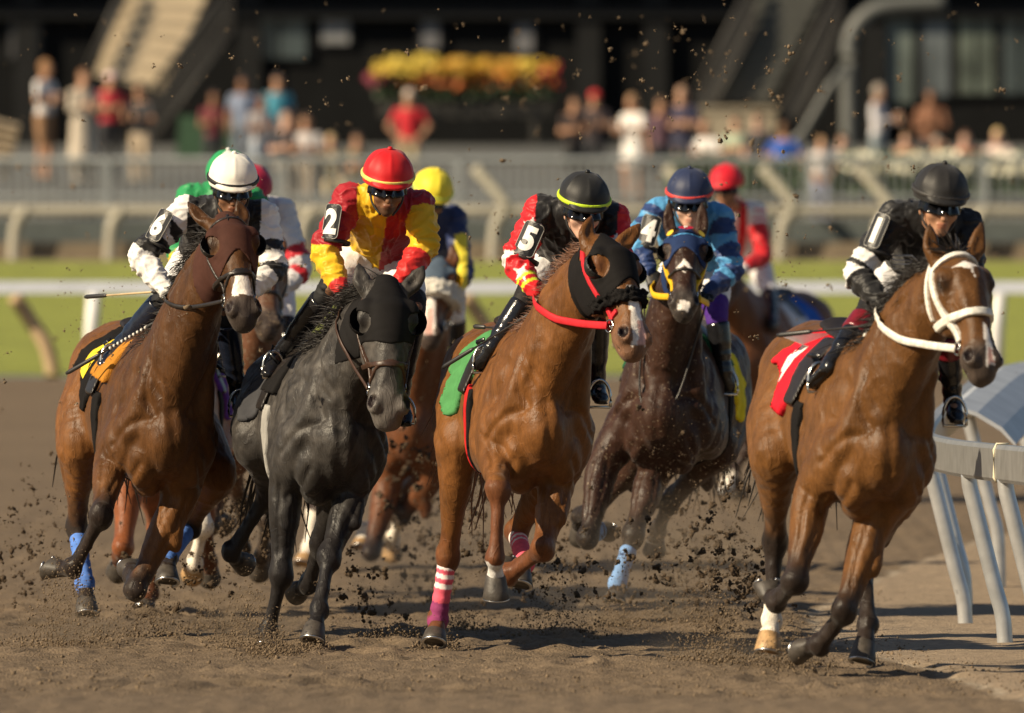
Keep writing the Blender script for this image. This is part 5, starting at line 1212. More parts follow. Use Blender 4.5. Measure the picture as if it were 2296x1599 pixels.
    st_ = lambda A, B_, C: np.maximum(np.abs((A-hc[0])*hu[0]+(B_-hc[1])*hu[1]+(C-hc[2])*hu[2]-.012*sc)-.011*sc, ((A-hc[0])*hf[0]+(B_-hc[1])*hf[1]+(C-hc[2])*hf[2])-.02*sc)
    v, f = face.surface(.006, region=st_, grow=.006); mesh('goggle_strap', v, f, CUPB, g_)
    for s in (-1, 1):
        MB().tube(spline([HH(s*.086, .0, .02), HH(s*.074, .02, -.06), HH(s*.03, .055, -.118)], 4), .006, 6, .5).build('chin_strap', K.get('strap', CUPB), hl_, True)
    # ---- number on the arm
    if 'num' in K:
        s_, side, nd, size = K['num']; i = side; ax = nrm(np.array(K['num_ax'], float)) if 'num_ax' in K else nrm(sh[i]-el[i]); nv = np.array(nd, float); nv = nrm(nv-ax*np.dot(nv, ax)); ex = np.cross(ax, nv); ex = ex if ex[0] > 0 or abs(ex[0]) < .3 else -ex
        ex = nrm(np.cross(ax, nv)); org = lerp(sh[i], el[i], K.get('num_t', .48))+nv*(.094*sc); cv = .085
        if 'num_at' in K: org = q(K['num_at'])
        if np.dot(np.cross(ex, ax), nv) < 0: ex = -ex
        W2, H2 = size; pts = []
        rr = .02; 
        for cx, cy, a0 in ((W2/2-rr, H2/2-rr, 0), (-W2/2+rr, H2/2-rr, 90), (-W2/2+rr, -H2/2+rr, 180), (W2/2-rr, -H2/2+rr, 270)):
            for qd in (0, 30, 60, 90): pts.append((cx+rr*math.cos(R(a0+qd)), cy+rr*math.sin(R(a0+qd))))
        pv, pf = fine(pts, [tuple(range(len(pts)))], .022)
        pl = decal('number_plate', pv, pf, org, ex, ax, nv, PLATE, root, cv, .0); sm = pl.modifiers.new('thick', 'SOLIDIFY'); sm.thickness = .006; sm.offset = -1
        tv, tf = fine(*text_mesh(s_, H2*.74, .045), .02); decal('number', np.array(tv)*[.92, 1], tf, org, ex, ax, nv, PRINTW, pl, cv, .0022)
        ed = [org+ex*math.sin(x/cv)*cv+nv*((math.cos(x/cv)-1)*cv+.001)+ax*y for x, y in np.array(pts+[pts[0]])*.985]
        MB().tube(ed, .0022, 5).build('plate_edge', mat('plate_edge', (.32, .31, .28), .5), pl, True)
        MB().tube([org+ax*(-H2*.52)+(ex*math.cos(qq)+nv*math.sin(qq))*.068*sc-nv*.078 for qq in np.linspace(0, 2*math.pi, 20)], .012, 6, .35, up=ax).build('arm_strap', CUPB, pl, True)
    return dict(root=root, hands=hands, wr=wr, el=el, sh=sh, an=an, to=to, kn=kn, cm=cm, X=X, bk=bk, spine=spine, pel=pel, HH=HH, q=q)
def paint(n, c): return np.tile(np.array(c, float), (n, 1))
def star_mask(V, c, nv, upv, r):
    nv = nrm(nv); u = nrm(upv-nv*np.dot(upv, nv)); w = np.cross(nv, u); d = V-c; x, y, z = d @ w, d @ u, d @ nv
    th = np.arctan2(x, y); rr = np.hypot(x, y); k = 2*math.pi/5; m = np.abs(((th+k/2) % k)-k/2); lim = r*.40/(np.cos(k/2-m)*.9+.0001)*1.0
    # straight-edged five-point star
    a = np.array((0, r)); bq = np.array((math.sin(k/2)*r*.42, math.cos(k/2)*r*.42)); px, py = rr*np.sin(m), rr*np.cos(m)
    return ((bq[0]-a[0])*(py-a[1])-(bq[1]-a[1])*(px-a[0]) < 0) & (np.abs(z) < .05)
# ------------------------------------------------------------------ dressing each horse and rider
W_, K_ = (.78, .76, .74), (.013, .012, .013)
BLK_L = leather('black_bridle_leather', (.018, .014, .012), .4); BRN_L = leather('brown_bridle_leather', (.050, .024, .014), .4)
RED_N = cloth('red_nylon', (.52, .025, .035), .5, .0006); WHT_L = leather('white_bridle', (.72, .69, .62), .5); YEL_N = cloth('yellow_nylon', (.72, .44, .02), .5, .0006)
BLACK_C = cloth('black_cloth', (.010, .009, .009)); HOODB = cloth('brown_hood', (.062, .026, .019)); BLUE_C = cloth('navy_hood', (.018, .035, .10)); GREYB = cloth('slate_hood', (.08, .11, .15))
# --- six
H = HS['six']
hood(H, HOODB, .42, .60, .047, cup=CUPB); bridle(H, BLK_L, .010, .012, .585, True, True)
saddlery(H, BLACK_C, BLK_L, BLACK_C, cloth('orange_fleece', (.50, .21, .03), .95, .006), drop=.06, f0=-.40, f1=.10)
on_trunk_print(H, '6', -.20, -1, .22, .22, mat('yellow_print', (.85, .62, .02), .6))
BL = cloth('blue_bandage', (.10, .22, .62), .85, .001); bandage(H, 'hind', -1, BL, .25, 1.25); bandage(H, 'hind', 1, BL, .25, 1.2)
def silk6(w, t, tx, ts, tb, V):
    c = paint(len(V), K_); arm = w < 2; c[arm] = W_
    for a, b in ((.60, .95),): c[(w == 0) & (t > a) & (t < b)] = K_
    c[(w == 0) & (t > .30) & (t < .48) & (tx > -.27)] = K_
    for a, b in ((.55, .75), (.98, 1.22)): c[(w == 1) & (t > a) & (t < b)] = K_
    c[(w < 2) & (np.abs(tx) < .185)] = K_; return c
J6 = jockey(H, 'jockey in black and white silks wearing number six and a white cap', dict(id='six', head=(521, 432, .02), sh=[(418, 474, .22), (590, 484, .22)], pel=(470, 590, .66), el=[(318, 574, .15), (612, 602, .10)], wr=[(372, 652, .0), (548, 668, -.08)],
    kn=[(374, 664, .30), (506, 698, .34)], an=[(264, 782, .56), (533, 880, .55)], toe=[(240, 816, .44), (540, 922, .42)], skin='dark', look=(5, 11, 2), silk=silk6, cap=lambda p, h, V: paint(len(p), (.80, .77, .70)), band=K_, num=('6', 0, (-.75, -.85, .1), (.105, .17)), num_at=(354, 503, .10), num_ax=(.48, .1, .87), hair=(.02, .015, .012),
    kneecol=(.012, .012, .014), knee_t=.80, boot=leather('navy_boot', (.012, .016, .030), .2), grip=[(.6, -.5, .4), (1, 0, -.25)], hdir=[(.5, .0, -.5), (0, 0, 0)]))
rein(H, BLK_L, [J6['hands'][0], J6['hands'][1]], .011, 2.2)
# --- two
H = HS['two']
hood(H, cloth('black_stretch_hood', (.011, .010, .010), .8, .0008), .50, .44, .046, cup=BLACK_C); bridle(H, BRN_L, .012, .011, .60, False, True)
saddlery(H, cloth('slate_cloth', (.05, .05, .055)), BLK_L, cloth('pale_girth_web', (.32, .31, .29)), BLACK_C, drop=.10)
YE, RE, DR = (.78, .46, .015), (.56, .02, .018), (.34, .012, .02)
def silk2(w, t, tx, ts, tb, V):
    c = paint(len(V), YE); c[(w == 2) & (tx > .018)] = DR
    c[(w == 0) & (t < 1.0)] = DR; c[(w == 0) & (t >= 1.0)] = YE; c[(w == 0) & (t > 1.86)] = RE
    c[(w == 1) & (t < 1.28)] = YE; c[(w == 1) & (t >= 1.28)] = RE; c[(w == 1) & (t < .12)] = DR
    return c
J2 = jockey(H, 'jockey in red and yellow quartered silks wearing number two and a red cap', dict(id='two', head=(868, 426, .02), sh=[(784, 446, .22), (938, 462, .24)], pel=(852, 572, .64), el=[(730, 562, .14), (952, 548, .16)], wr=[(762, 648, .0), (898, 634, .02)],
    kn=[(738, 652, .34), (930, 690, .34)], an=[(634, 788, .60), (900, 880, .52)], toe=[(600, 838, .48), (910, 948, .40)], skin='dark', look=(6, 11, 3), silk=silk2, sleeve=1.08, cap=lambda p, h, V: paint(len(p), (.56, .008, .012)), band=(.82, .66, .16), num=('2', 0, (-.65, -.9, .1), (.105, .175)), num_at=(740, 496, .075), num_ax=(.16, .1, 1), stubble=True, helm=1.03,
    kneecol=(.012, .012, .013), knee_t=.84))
rein(H, BRN_L, J2['hands'], .010, 2)
# --- five
H = HS['five']
hood(H, BLACK_C, .46, .58, .052, cup=CUPB); bridle(H, RED_N, .013, .013, .0, False); strap(H, 'noseband', lambda t, s, n, L, hs: np.maximum(np.abs((t-.70)*L+n*hs*.25)-.012, (n-.03)*hs), RED_N, .012)
fleece(H, cloth('black_fleece', (.012, .011, .011), .95, .006), .575, .030, .030)
GRN = cloth('green_cloth', (.075, .25, .088), .75, .002); saddlery(H, GRN, BLK_L, BLACK_C, None, drop=.04, over_m=cloth('red_overgirth', (.50, .02, .02)), f0=-.34, f1=.12)
PK, PW, PD = (.72, .10, .16), (.80, .70, .68), (.24, .03, .12)
st = (PK, (.0, .20, PW), (.20, .27, PK), (.27, .34, PW), (.34, .42, PK), (.42, .50, PW), (.72, 2.5, PD)); bandage(H, 'hind', -1, None, .16, 1.3, stripes=st)
bandage(H, 'hind', 1, None, .16, 1.2, stripes=(PK, (.0, .26, PW), (.26, .32, PK), (.32, .38, PW), (.38, .44, PK), (.44, .50, PW)))
st5 = []
def silk5(w, t, tx, ts, tb, V):
    RD = (.60, .012, .018); LM = (.62, .72, .03)
    c = paint(len(V), K_); c[w < 2] = RD
    c[(w < 2) & (np.abs(tx) < .20) & (t < .5)] = K_
    for s_c, nv, r in st5: c[star_mask(V, s_c, nv, V3(.1, 0, 1), r)] = W_
    for a, b in ((1.60, 1.68), (1.78, 1.86)): c[(w < 2) & (t > a) & (t < b)] = LM
    c[(w < 2) & (t > .93) & (t < 1.06)] = W_
    c[(w == 2) & (ts < .16)] = np.where((np.sin(tx[(w == 2) & (ts < .16)]*160) > 0)[:, None], np.array(W_), np.array(K_))
    return c
q5 = lambda x, y, dy: P(x, y, H['d0']+dy)
st5 += [(q5(1170, 612, .02), V3(-.4, -1, .1), .052), (q5(1190, 505, .10), V3(-.3, -1, .2), .05), (q5(1207, 560, .05), V3(.4, -1, .1), .045), (q5(1385, 540, .08), V3(.3, -1, .1), .045)]
J5 = jockey(H, 'jockey in black vest with red starred sleeves wearing number five', dict(id='five', head=(1307, 478, .02), sh=[(1212, 474, .22), (1374, 490, .22)], pel=(1268, 585, .66), el=[(1157, 584, .14), (1390, 590, .12)], wr=[(1200, 652, .0), (1335, 665, -.04)],
    kn=[(1184, 664, .32), (1338, 690, .34)], an=[(1102, 782, .58), (1338, 862, .55)], toe=[(1076, 822, .46), (1348, 898, .42)], skin='fair', look=(10, 11, 4), silk=silk5, cap=lambda p, h, V: paint(len(p), (.013, .013, .013)), band=(.55, .75, .03), num=('5', 0, (-.35, -1, .1), (.115, .17)), num_at=(1184, 535, .07), num_ax=(.40, .1, .91), gloves=(0, 1), hair=(.05, .03, .02),
    kneecol=(.014, .012, .012), knee_t=.82, hdir=[(.6, -.2, -.4), (0, 0, 0)]))
rein(H, RED_N, [J5['hands'][0]+V3(.01, -.03, -.02), J5['hands'][1]], .019, 3.4)
# --- one
H = HS['one']
bridle(H, WHT_L, .017, .015, .54, True); strap(H, 'crown_strap', lambda t, s, n, L, hs: np.maximum(np.abs(n*hs+.085*hs-.30*(t-.1)*L*-1)-.014, np.maximum((t-.42)*L, (-.02-t)*L)), WHT_L, .014)
REDC = cloth('red_cloth', (.62, .015, .03), .75, .002); saddlery(H, REDC, BLK_L, BLACK_C, None, drop=.10, f0=-.40, f1=.06)
on_trunk_print(H, '1', -.22, -1, .24, .22, PRINTW)
def silk1(w, t, tx, ts, tb, V):
    c = paint(len(V), (.012, .0115, .012))
    c[(w == 0) & (t > .70) & (t < .88)] = W_; c[(w == 0) & (t > .96) & (t < 1.13)] = W_; return c
J1 = jockey(H, 'jockey in black silks with white armbands wearing number one', dict(id='one', head=(2106, 466, .02), sh=[(2012, 486, .22), (2164, 508, .26)], pel=(2052, 612, .66), el=[(1924, 612, .14), (2176, 622, .15)], wr=[(1978, 684, .0), (2100, 698, -.02)],
    kn=[(1950, 702, .32), (2124, 730, .34)], an=[(1860, 822, .58), (2136, 896, .55)], toe=[(1824, 864, .46), (2144, 942, .42)], skin='mid', look=(12, 8, 5), silk=silk1, cap=lambda p, h, V: paint(len(p), (.016, .015, .015)), band=(.03, .028, .027), num=('1', 0, (-.65, -.85, .1), (.09, .165)), num_at=(1964, 516, .10), num_ax=(.38, .1, .92),
    kneecol=(.013, .012, .013), knee_t=.80, cuff=leather('maroon_cuff', (.16, .012, .02), .25), boot_top=.12, hdir=[(.6, -.1, -.4), (0, 0, 0)]))
rein(H, WHT_L, [J1['hands'][0]+V3(-.01, -.02, -.03), J1['hands'][1]], .0185, 2.8)
c = J1['hands'][0]+V3(-.03, 0, -.06)
for k in range(3): MB().tube([c+V3(math.cos(x)*.05-.03*k, .01*k, math.sin(x)*.022-.012*k) for x in np.linspace(0, 6.28, 15)], .008, 6).build('rein_loop', WHT_L, H['root'], True)
tv = [(-.075, .03), (.03, .03), (.065, -.005), (.045, -.03), (-.05, -.03), (-.03, -.018), (.03, -.018), (.042, -.004), (.02, .017), (-.045, .017), (-.035, .004), (.02, .004), (.012, -.006), (-.055, -.006)]
o_ = P(2030, 588, 49.7+.22); mb = MB(); mb.tube([o_+V3(x, 0, z) for x, z in tv[:5]+[(-.06, -.012), (.02, -.008), (.03, .006), (-.05, .01), (-.075, .03)]], .0035, 5); mb.build('chest_emblem', PRINTW, J1['root'], True)
# --- four
H = HS['four']
hood(H, BLUE_C, .34, .44, .05, cup=BLACK_C); bridle(H, YEL_N, .014, .010, .0, False, vox=.007); strap(H, 'noseband', lambda t, s, n, L, hs: np.abs((t-.56)*L-n*hs*.2)-.008, BLK_L, .009, .006)
LBL = (.10, .36, .68); strap(H, 'hood_trim', lambda t, s, n, L, hs: np.maximum(np.abs((t-.155)*L+np.abs(s)*hs*.18)-.008, (.0-n)*hs), cloth('sky_blue_trim', LBL), .010, .006)
tv, tf = fine(*text_mesh('P', .032, .03), .02); ov = [(math.cos(q)*.042, math.sin(q)*.024) for q in np.linspace(0, 2*math.pi, 25)[:-1]]; nb = nrm(H['n']*.9-H['a']*.5); eb = nrm(np.cross(nb, H['hl'])); oo = H['HP'](.085, 0, .085)
eb = eb if eb[2] > 0 else -eb
bd = decal('hood_badge', ov, [tuple(range(24))], oo, H['hl'], eb, nb, mat('badge_red', (.42, .01, .03), .5), H['root'], None, .012); decal('badge_letter', tv, tf, oo, H['hl'], eb, nb, PRINTW, bd, None, .015)
for s in (-1, 1):
    ov2 = [(math.cos(q)*.022, math.sin(q)*.034) for q in np.linspace(0, 2*math.pi, 17)[:-1]]; decal('hood_patch', ov2, [tuple(range(16))], H['HP'](.10, s*.075, .055), nrm(H['hl']-nb*s*.7), eb, nrm(nb+H['hl']*s*.7), mat('yellow_patch', (.80, .55, .04), .6), H['root'], None, .010)
YC = cloth('yellow_cloth', (.78, .62, .03), .75, .002); saddlery(H, YC, BLK_L, BLACK_C, cloth('green_pad', (.02, .10, .05)), drop=-.05, f0=-.30, f1=.12)
bandage(H, 'fore', 1, cloth('pale_blue_bandage', (.20, .36, .66), .85), .35, 1.3); bandage(H, 'fore', -1, cloth('pale_blue_bandage', (.20, .36, .66), .85), .3, 1.2)
MB().tube(spline([H['N2']+H['lat']*-.17, H['M'](.80, -.10, .06), H['M'](.86, 0, .0), H['M'](.80, .10, .06), H['N2']+H['lat']*.17], 5), .006, 6).build('neck_strap', BLK_L, H['root'], True)
def silk4(w, t, tx, ts, tb, V):
    SK, NV = np.array(LBL)*.85, np.array((.02, .045, .15)); c = paint(len(V), SK)
    dia = (np.abs(((t*2.2) % 1)-.5)*2+np.abs(np.sin(8*V[:, 0]+3*V[:, 2]))*.5) < .72; c[(w < 2) & dia] = NV
    c[(w == 2) & (np.abs(tx) < .11) & (ts < .8)] = NV; c[(w < 2) & (t > 1.45)] = NV; return c
J4 = jockey(H, 'jockey in sky blue and navy diamonds wearing number four and a navy cap', dict(id='four', vox=.009, head=(1546, 460, .02), sh=[(1478, 474, .22), (1612, 488, .22)], pel=(1560, 600, .66), el=[(1428, 532, .12), (1640, 606, .14)], wr=[(1456, 606, .0), (1592, 654, .0)],
    kn=[(1478, 700, .34), (1606, 706, .34)], an=[(1434, 820, .56), (1624, 834, .52)], toe=[(1428, 856, .44), (1636, 874, .40)], skin='fair', look=(0, 9, 0), silk=silk4, cap=lambda p, h, V: paint(len(p), (.018, .028, .075)), band=(.65, .06, .05), num=('4', 0, (-.3, -1, .1), (.115, .17)), num_at=(1454, 516, .02), num_ax=(.27, .1, .96), kneecol=(.07, .02, .22), knee_t=.75))
rein(H, YEL_N, J4['hands'], .018, 2.5)
# --- seven, behind the grey
H = HS['seven']
hood(H, GREYB, .34, .42, .05, cup=YEL_N); bridle(H, BLK_L, .010, .010, .0, False, vox=.008); fleece(H, cloth('white_fleece', (.74, .70, .62), .95, .008), .45, .05, .06)
saddlery(H, cloth('maroon_cloth', (.25, .03, .05)), BLK_L, BLACK_C, None, drop=.0)
def silk7(w, t, tx, ts, tb, V):
    c = paint(len(V), (.018, .032, .11)); side = (V @ V3(1, -.9, .0)); c[(w == 1) & (t > .35) & (t < 1.95) & (np.abs(((V-P(1034, 540, 68.65)) @ V3(1, 0, 0))) < .04)] = (.74, .62, .05); c[(w < 2) & (t > 1.6)] = (.55, .48, .04); return c
J7 = jockey(H, 'jockey in navy silks with a yellow sleeve stripe and yellow cap', dict(id='seven', vox=.010, head=(966, 448, .02), sh=[(905, 492, .22), (1018, 490, .24)], pel=(968, 596, .66), el=[(884, 590, .14), (1038, 612, .14)], wr=[(925, 665, .0), (1000, 678, .0)],
    kn=[(905, 700, .34), (1022, 700, .34)], an=[(880, 800, .56), (1026, 806, .54)], toe=[(874, 826, .44), (1028, 838, .42)], skin='brown', look=(14, 21, 8), silk=silk7, cap=lambda p, h, V: paint(len(p), (.80, .66, .04)), band=(.60, .72, .10)))
rein(H, BLK_L, J7['hands'], .010, 2)
# --- three, last of the field
H = HS['three']
bridle(H, BLK_L, .012, .010, .6, True, vox=.009); saddlery(H, cloth('royal_blue_cloth', (.03, .12, .46)), BLK_L, cloth('pale_girth', (.5, .5, .52)), cloth('white_pad', (.6, .62, .66)), drop=-.16, f0=-.34, f1=.16)
on_trunk_print(H, '3', -.16, 1, .05, .24, PRINTW)
def silk3(w, t, tx, ts, tb, V):
    c = paint(len(V), W_); c[(w < 2) & (t > .30) & (t < 1.9)] = (.52, .012, .02); c[(w == 2) & (np.sin(tx*40) > .2)] = (.52, .012, .02); c[(w < 2) & (t < .30) & (np.sin(t*38) > .3)] = (.55, .02, .03); return c
J3 = jockey(H, 'jockey in white and red sleeved silks with a red cap, last of the field', dict(id='three', vox=.011, head=(1630, 428, .02), sh=[(1606, 480, .22), (1694, 476, .26)], pel=(1668, 576, .66), el=[(1586, 556, .1), (1712, 574, .15)], wr=[(1620, 604, -.08), (1664, 604, -.05)],
    kn=[(1640, 648, .34), (1722, 648, .34)], an=[(1616, 728, .56), (1732, 728, .52)], toe=[(1612, 748, .44), (1730, 750, .40)], skin='brown', look=(-28, 4, 0), silk=silk3, cap=lambda p, h, V: paint(len(p), (.60, .01, .025))))
rein(H, BLK_L, J3['hands'], .010, 2)
# --- nine and eight, mostly hidden
H = HS['nine']
bridle(H, BLK_L, .012, .010, .6, True, vox=.009); saddlery(H, cloth('purple_cloth', (.10, .03, .22)), BLK_L, BLACK_C, None, drop=.0)
def silk9(w, t, tx, ts, tb, V):
    c = paint(len(V), (.02, .26, .085)); c[(w < 2) & (t > .18) & (t < .30)] = (.75, .72, .68); c[(w < 2) & (t > 1.2)] = (.72, .48, .02); return c
J9 = jockey(H, 'jockey in green silks and green cap hidden behind the white cap', dict(id='nine', vox=.010, head=(512, 418, .02), sh=[(426, 444, .30), (564, 452, .30)], pel=(470, 570, .68), el=[(398, 556, .18), (590, 560, .16)], wr=[(430, 636, .0), (530, 640, .0)],
    kn=[(395, 680, .34), (500, 680, .34)], an=[(330, 800, .56), (500, 800, .54)], toe=[(324, 830, .44), (505, 830, .42)], skin='mid', look=(0, 6, 0), silk=silk9, cap=lambda p, h, V: np.where((np.abs(p) < .55)[:, None], np.array((.70, .70, .66)), np.array((.02, .30, .10)))))
rein(H, BLK_L, J9['hands'], .010, 2)
H = HS['eight']
bridle(H, BLK_L, .012, .010, .6, True, vox=.009); saddlery(H, cloth('turquoise_cloth', (.05, .28, .40)), BLK_L, BLACK_C, None, drop=.0)
def silk8(w, t, tx, ts, tb, V):
    c = paint(len(V), (.68, .66, .67)); 
    for a, b in ((.62, .82), (1.06, 1.28)): c[(w < 2) & (t > a) & (t < b)] = (.46, .012, .025)
    return c
J8 = jockey(H, 'jockey in white silks with red sleeve hoops and a crimson cap', dict(id='eight', vox=.010, head=(563, 446, .02), sh=[(500, 474, .22), (632, 474, .24)], pel=(580, 590, .66), el=[(470, 590, .14), (674, 606, .14)], wr=[(540, 660, .0), (618, 658, .0)],
    kn=[(530, 700, .34), (640, 700, .34)], an=[(500, 820, .56), (650, 820, .54)], toe=[(494, 850, .44), (654, 852, .42)], skin='mid', look=(0, 9, 0), silk=silk8, cap=lambda p, h, V: paint(len(p), (.42, .01, .05))))
rein(H, BLK_L, J8['hands'], .010, 2)

# ------------------------------------------------------------------ whips
def whip(label, a, b, d0, da, db, handle=(.02, .02, .02), shaft=(.025, .022, .02), beads=False, flap=True, t_h=.72, tan=False):
    r = empty('riding_whip'); tag(r, label, 'whip', 'whips carried by the jockeys'); A, B = P(*a, d0+da), P(*b, d0+db)     # A the flap end, B the hand end
    MB().tube([lerp(A, B, .30), lerp(A, B, t_h), B], [.0048, .0055, .0075], 8).build('shaft', mat('whip_shaft_%s' % tan, (.55, .42, .24) if tan else shaft, .4), r, True)
    MB().tube([A, lerp(A, B, .03), lerp(A, B, .28), lerp(A, B, .31)], [.007, .0115, .0105, .006], 8, .7).build('flap', mat('whip_leather', (.022, .021, .021), .42), r, True)
    MB().tube([lerp(A, B, t_h), lerp(A, B, t_h+.02), B], [.006, .0095, .0105], 8).build('handle', mat('whip_grip', handle, .6), r, True)
    if beads:
        o = None
        for k in range(10):
            c = lerp(A, B, .40+.028*k*1.25); pp = SDF(); 
            MB().tube([c-nrm(B-A)*.006, c-nrm(B-A)*.004, c+nrm(B-A)*.004, c+nrm(B-A)*.006], [.005, .0095, .0095, .005], 8).build('bead', mat('white_bead', (.72, .68, .62), .4), r, True)
    return r
whip('beaded black whip held low by the jockey numbered six', (148, 838), (398, 694), 55.4, .30, -.02, beads=True)
whip('pale shafted whip with black padded end above the bay\'s croup', (190, 666), (352, 654), 55.4, .55, .16, tan=True, t_h=.93)
whip('slim black whip held low by the jockey numbered five', (992, 824), (1222, 684), 53.1, .30, -.03)
whip('long thin black whip held level by the jockey numbered one', (1742, 752), (2000, 724), 49.7, .30, -.04)
whip('short dark whip flap behind the boot of number five', (1062, 732), (1150, 738), 53.1, .62, .45, t_h=.9)
# ------------------------------------------------------------------ kicked-up dirt
DUST = 2.2
CLOD = mat('dirt_clod', (.172, .127, .084), .95, .3, 40, .004, 90, spec=.1)
DAMP = mat('damp_dirt_clod', (.075, .053, .035), .95, .35, 40, .004, 90, spec=.1)
_ico = bmesh.new(); bmesh.ops.create_icosphere(_ico, subdivisions=1, radius=1); IV = np.array([v.co[:] for v in _ico.verts]); IF = np.array([[v.index for v in f.verts] for f in _ico.faces]); _ico.free()
_oc = np.array([(1, 0, 0), (-1, 0, 0), (0, 1, 0), (0, -1, 0), (0, 0, 1), (0, 0, -1)], float); _of = np.array([(0, 2, 4), (2, 1, 4), (1, 3, 4), (3, 0, 4), (2, 0, 5), (1, 2, 5), (3, 1, 5), (0, 3, 5)])
def clods(name, C, S, seed, fine_=False, m=None):
    "one crumbly lump per centre C of radius S"
    r = np.random.default_rng(seed); n = len(C); BV, BF = (_oc, _of) if fine_ else (IV, IF); k = len(BV)
    V = BV[None]*(1+r.normal(0, .28, (n, k, 1)))*S[:, None, None]*r.uniform(.55, 1.35, (n, 1, 3))
    A = r.normal(size=(n, 3, 3)); Qm = np.linalg.qr(A)[0]; V = np.einsum('nkj,nij->nki', V, Qm)+C[:, None, :]
    F = BF[None]+(np.arange(n)*k)[:, None, None]
    o = mesh(name, V.reshape(-1, 3), F.reshape(-1, 3), m or CLOD, smooth=False); o['kind'] = 'stuff'; return o
r = np.random.default_rng(99); C, S = [], []
def lump(c, s):
    "a ragged clod: a core with crumbs clinging to it"
    C.append(c); S.append(s*.62); d = nrm(r.normal(size=3))
    for k in range(r.integers(3, 11)): C.append(c+r.normal(0, s*.55, 3)+d*r.normal(0, s*.8)); S.append(s*r.uniform(.14, .45))
def burst(x, y, d, sx, sy, sd, n, s0, s1):
    "clods thrown round the picture point (x, y) at distance d; spreads in pixels and metres"
    for _ in range(n):
        c = P(x+r.normal()*sx, y+r.normal()*sy, d+r.normal()*sd); s = s0*(s1/s0)**(r.random()**2.6)
        if c[2] < ground_z(c[1])+.01: c[2] = ground_z(c[1])+abs(r.normal())*.04
        lump(c, s)
for _ in range(560):
    d = r.uniform(53, 84); lump(P(r.uniform(0, 2296), 30+900*r.random()**.9, d), .004*(5.5)**(r.random()**2.2))
burst(1180, 160, 60, 520, 120, 5, 90, .006, .024); burst(1620, 190, 60, 150, 120, 4, 70, .008, .030)
burst(240, 720, 56.5, 60, 70, 1, 45, .004, .013); burst(680, 640, 60, 60, 110, 2, 45, .004, .013); burst(1080, 640, 60, 50, 130, 2, 40, .004, .013); burst(1760, 560, 58, 60, 140, 3, 50, .004, .015)
o = clods('flying_dirt', np.array(C), np.array(S), 5); tag(o, 'light brown crumbs of dirt hanging in the air above the riders', 'dirt')
C, S = [], []
for x, y, d, sx, sy, n in [(560, 1130, 60, 40, 60, 60), (520, 1190, 59, 40, 60, 50), (930, 1120, 66, 55, 80, 60), (960, 1240, 62, 60, 60, 70), (1060, 1180, 60, 35, 110, 70), (1300, 1230, 60, 60, 60, 50), (1560, 1230, 60, 60, 60, 80), (1500, 1290, 58, 90, 35, 90),
        (1640, 1180, 58, 40, 90, 45), (120, 1160, 60, 70, 90, 60), (60, 1240, 58, 60, 60, 50), (420, 1320, 57, 80, 50, 60), (800, 1330, 57, 70, 40, 50), (1230, 1330, 57, 60, 40, 60), (1480, 1120, 58.5, 110, 90, 60), (1640, 1270, 57, 60, 60, 70), (1690, 1350, 54, 60, 60, 50), (900, 1000, 63, 40, 90, 40)]:
    burst(x, y, d, sx, sy, .8, int(n*2.4), .0030, .034)
o = clods('flung_clods', np.array(C), np.array(S), 55, False, DAMP); tag(o, 'damp dark clods of dirt flung low behind the hooves', 'dirt')
# loose dirt splashing where feet have just struck
C, S = [], []
for x, y, d, w, h, n in [(150, 1440, 54.2, 100, 105, 3300), (330, 1400, 55.6, 85, 70, 1760), (560, 1440, 54.0, 75, 75, 1980), (610, 1462, 53.6, 55, 30, 1540), (980, 1440, 54.6, 50, 28, 1100), (1250, 1370, 56.5, 100, 70, 1540), (1380, 1350, 58, 60, 36, 1100),
        (1530, 1320, 58.5, 110, 110, 1980), (1600, 1495, 51.6, 85, 95, 2860), (1770, 1545, 50.6, 80, 55, 1980), (880, 1400, 56, 80, 25, 1100), (1040, 1350, 57.5, 60, 36, 880), (700, 1440, 54.2, 40, 16, 660), (480, 1345, 57.5, 60, 40, 880)]:
    for _ in range(n):
        g = r.random(); px = x+r.normal()*w*.55; c = P(px, y, d+r.normal()*.28); hh = h/380*abs(r.normal())*max(0, 1-abs((px-x)/(1.6*w)))*.9
        c[2] = hh; C.append(c); S.append(.0018*(4.6)**(r.random()**2)*(1.2 if hh < .04 else .9))
C = np.array(C); C[:, 2] += dirt_z(C)
o = clods('splashed_dirt', C, np.array(S), 6, True); tag(o, 'fine dirt splashing up where hooves strike the track', 'dirt')
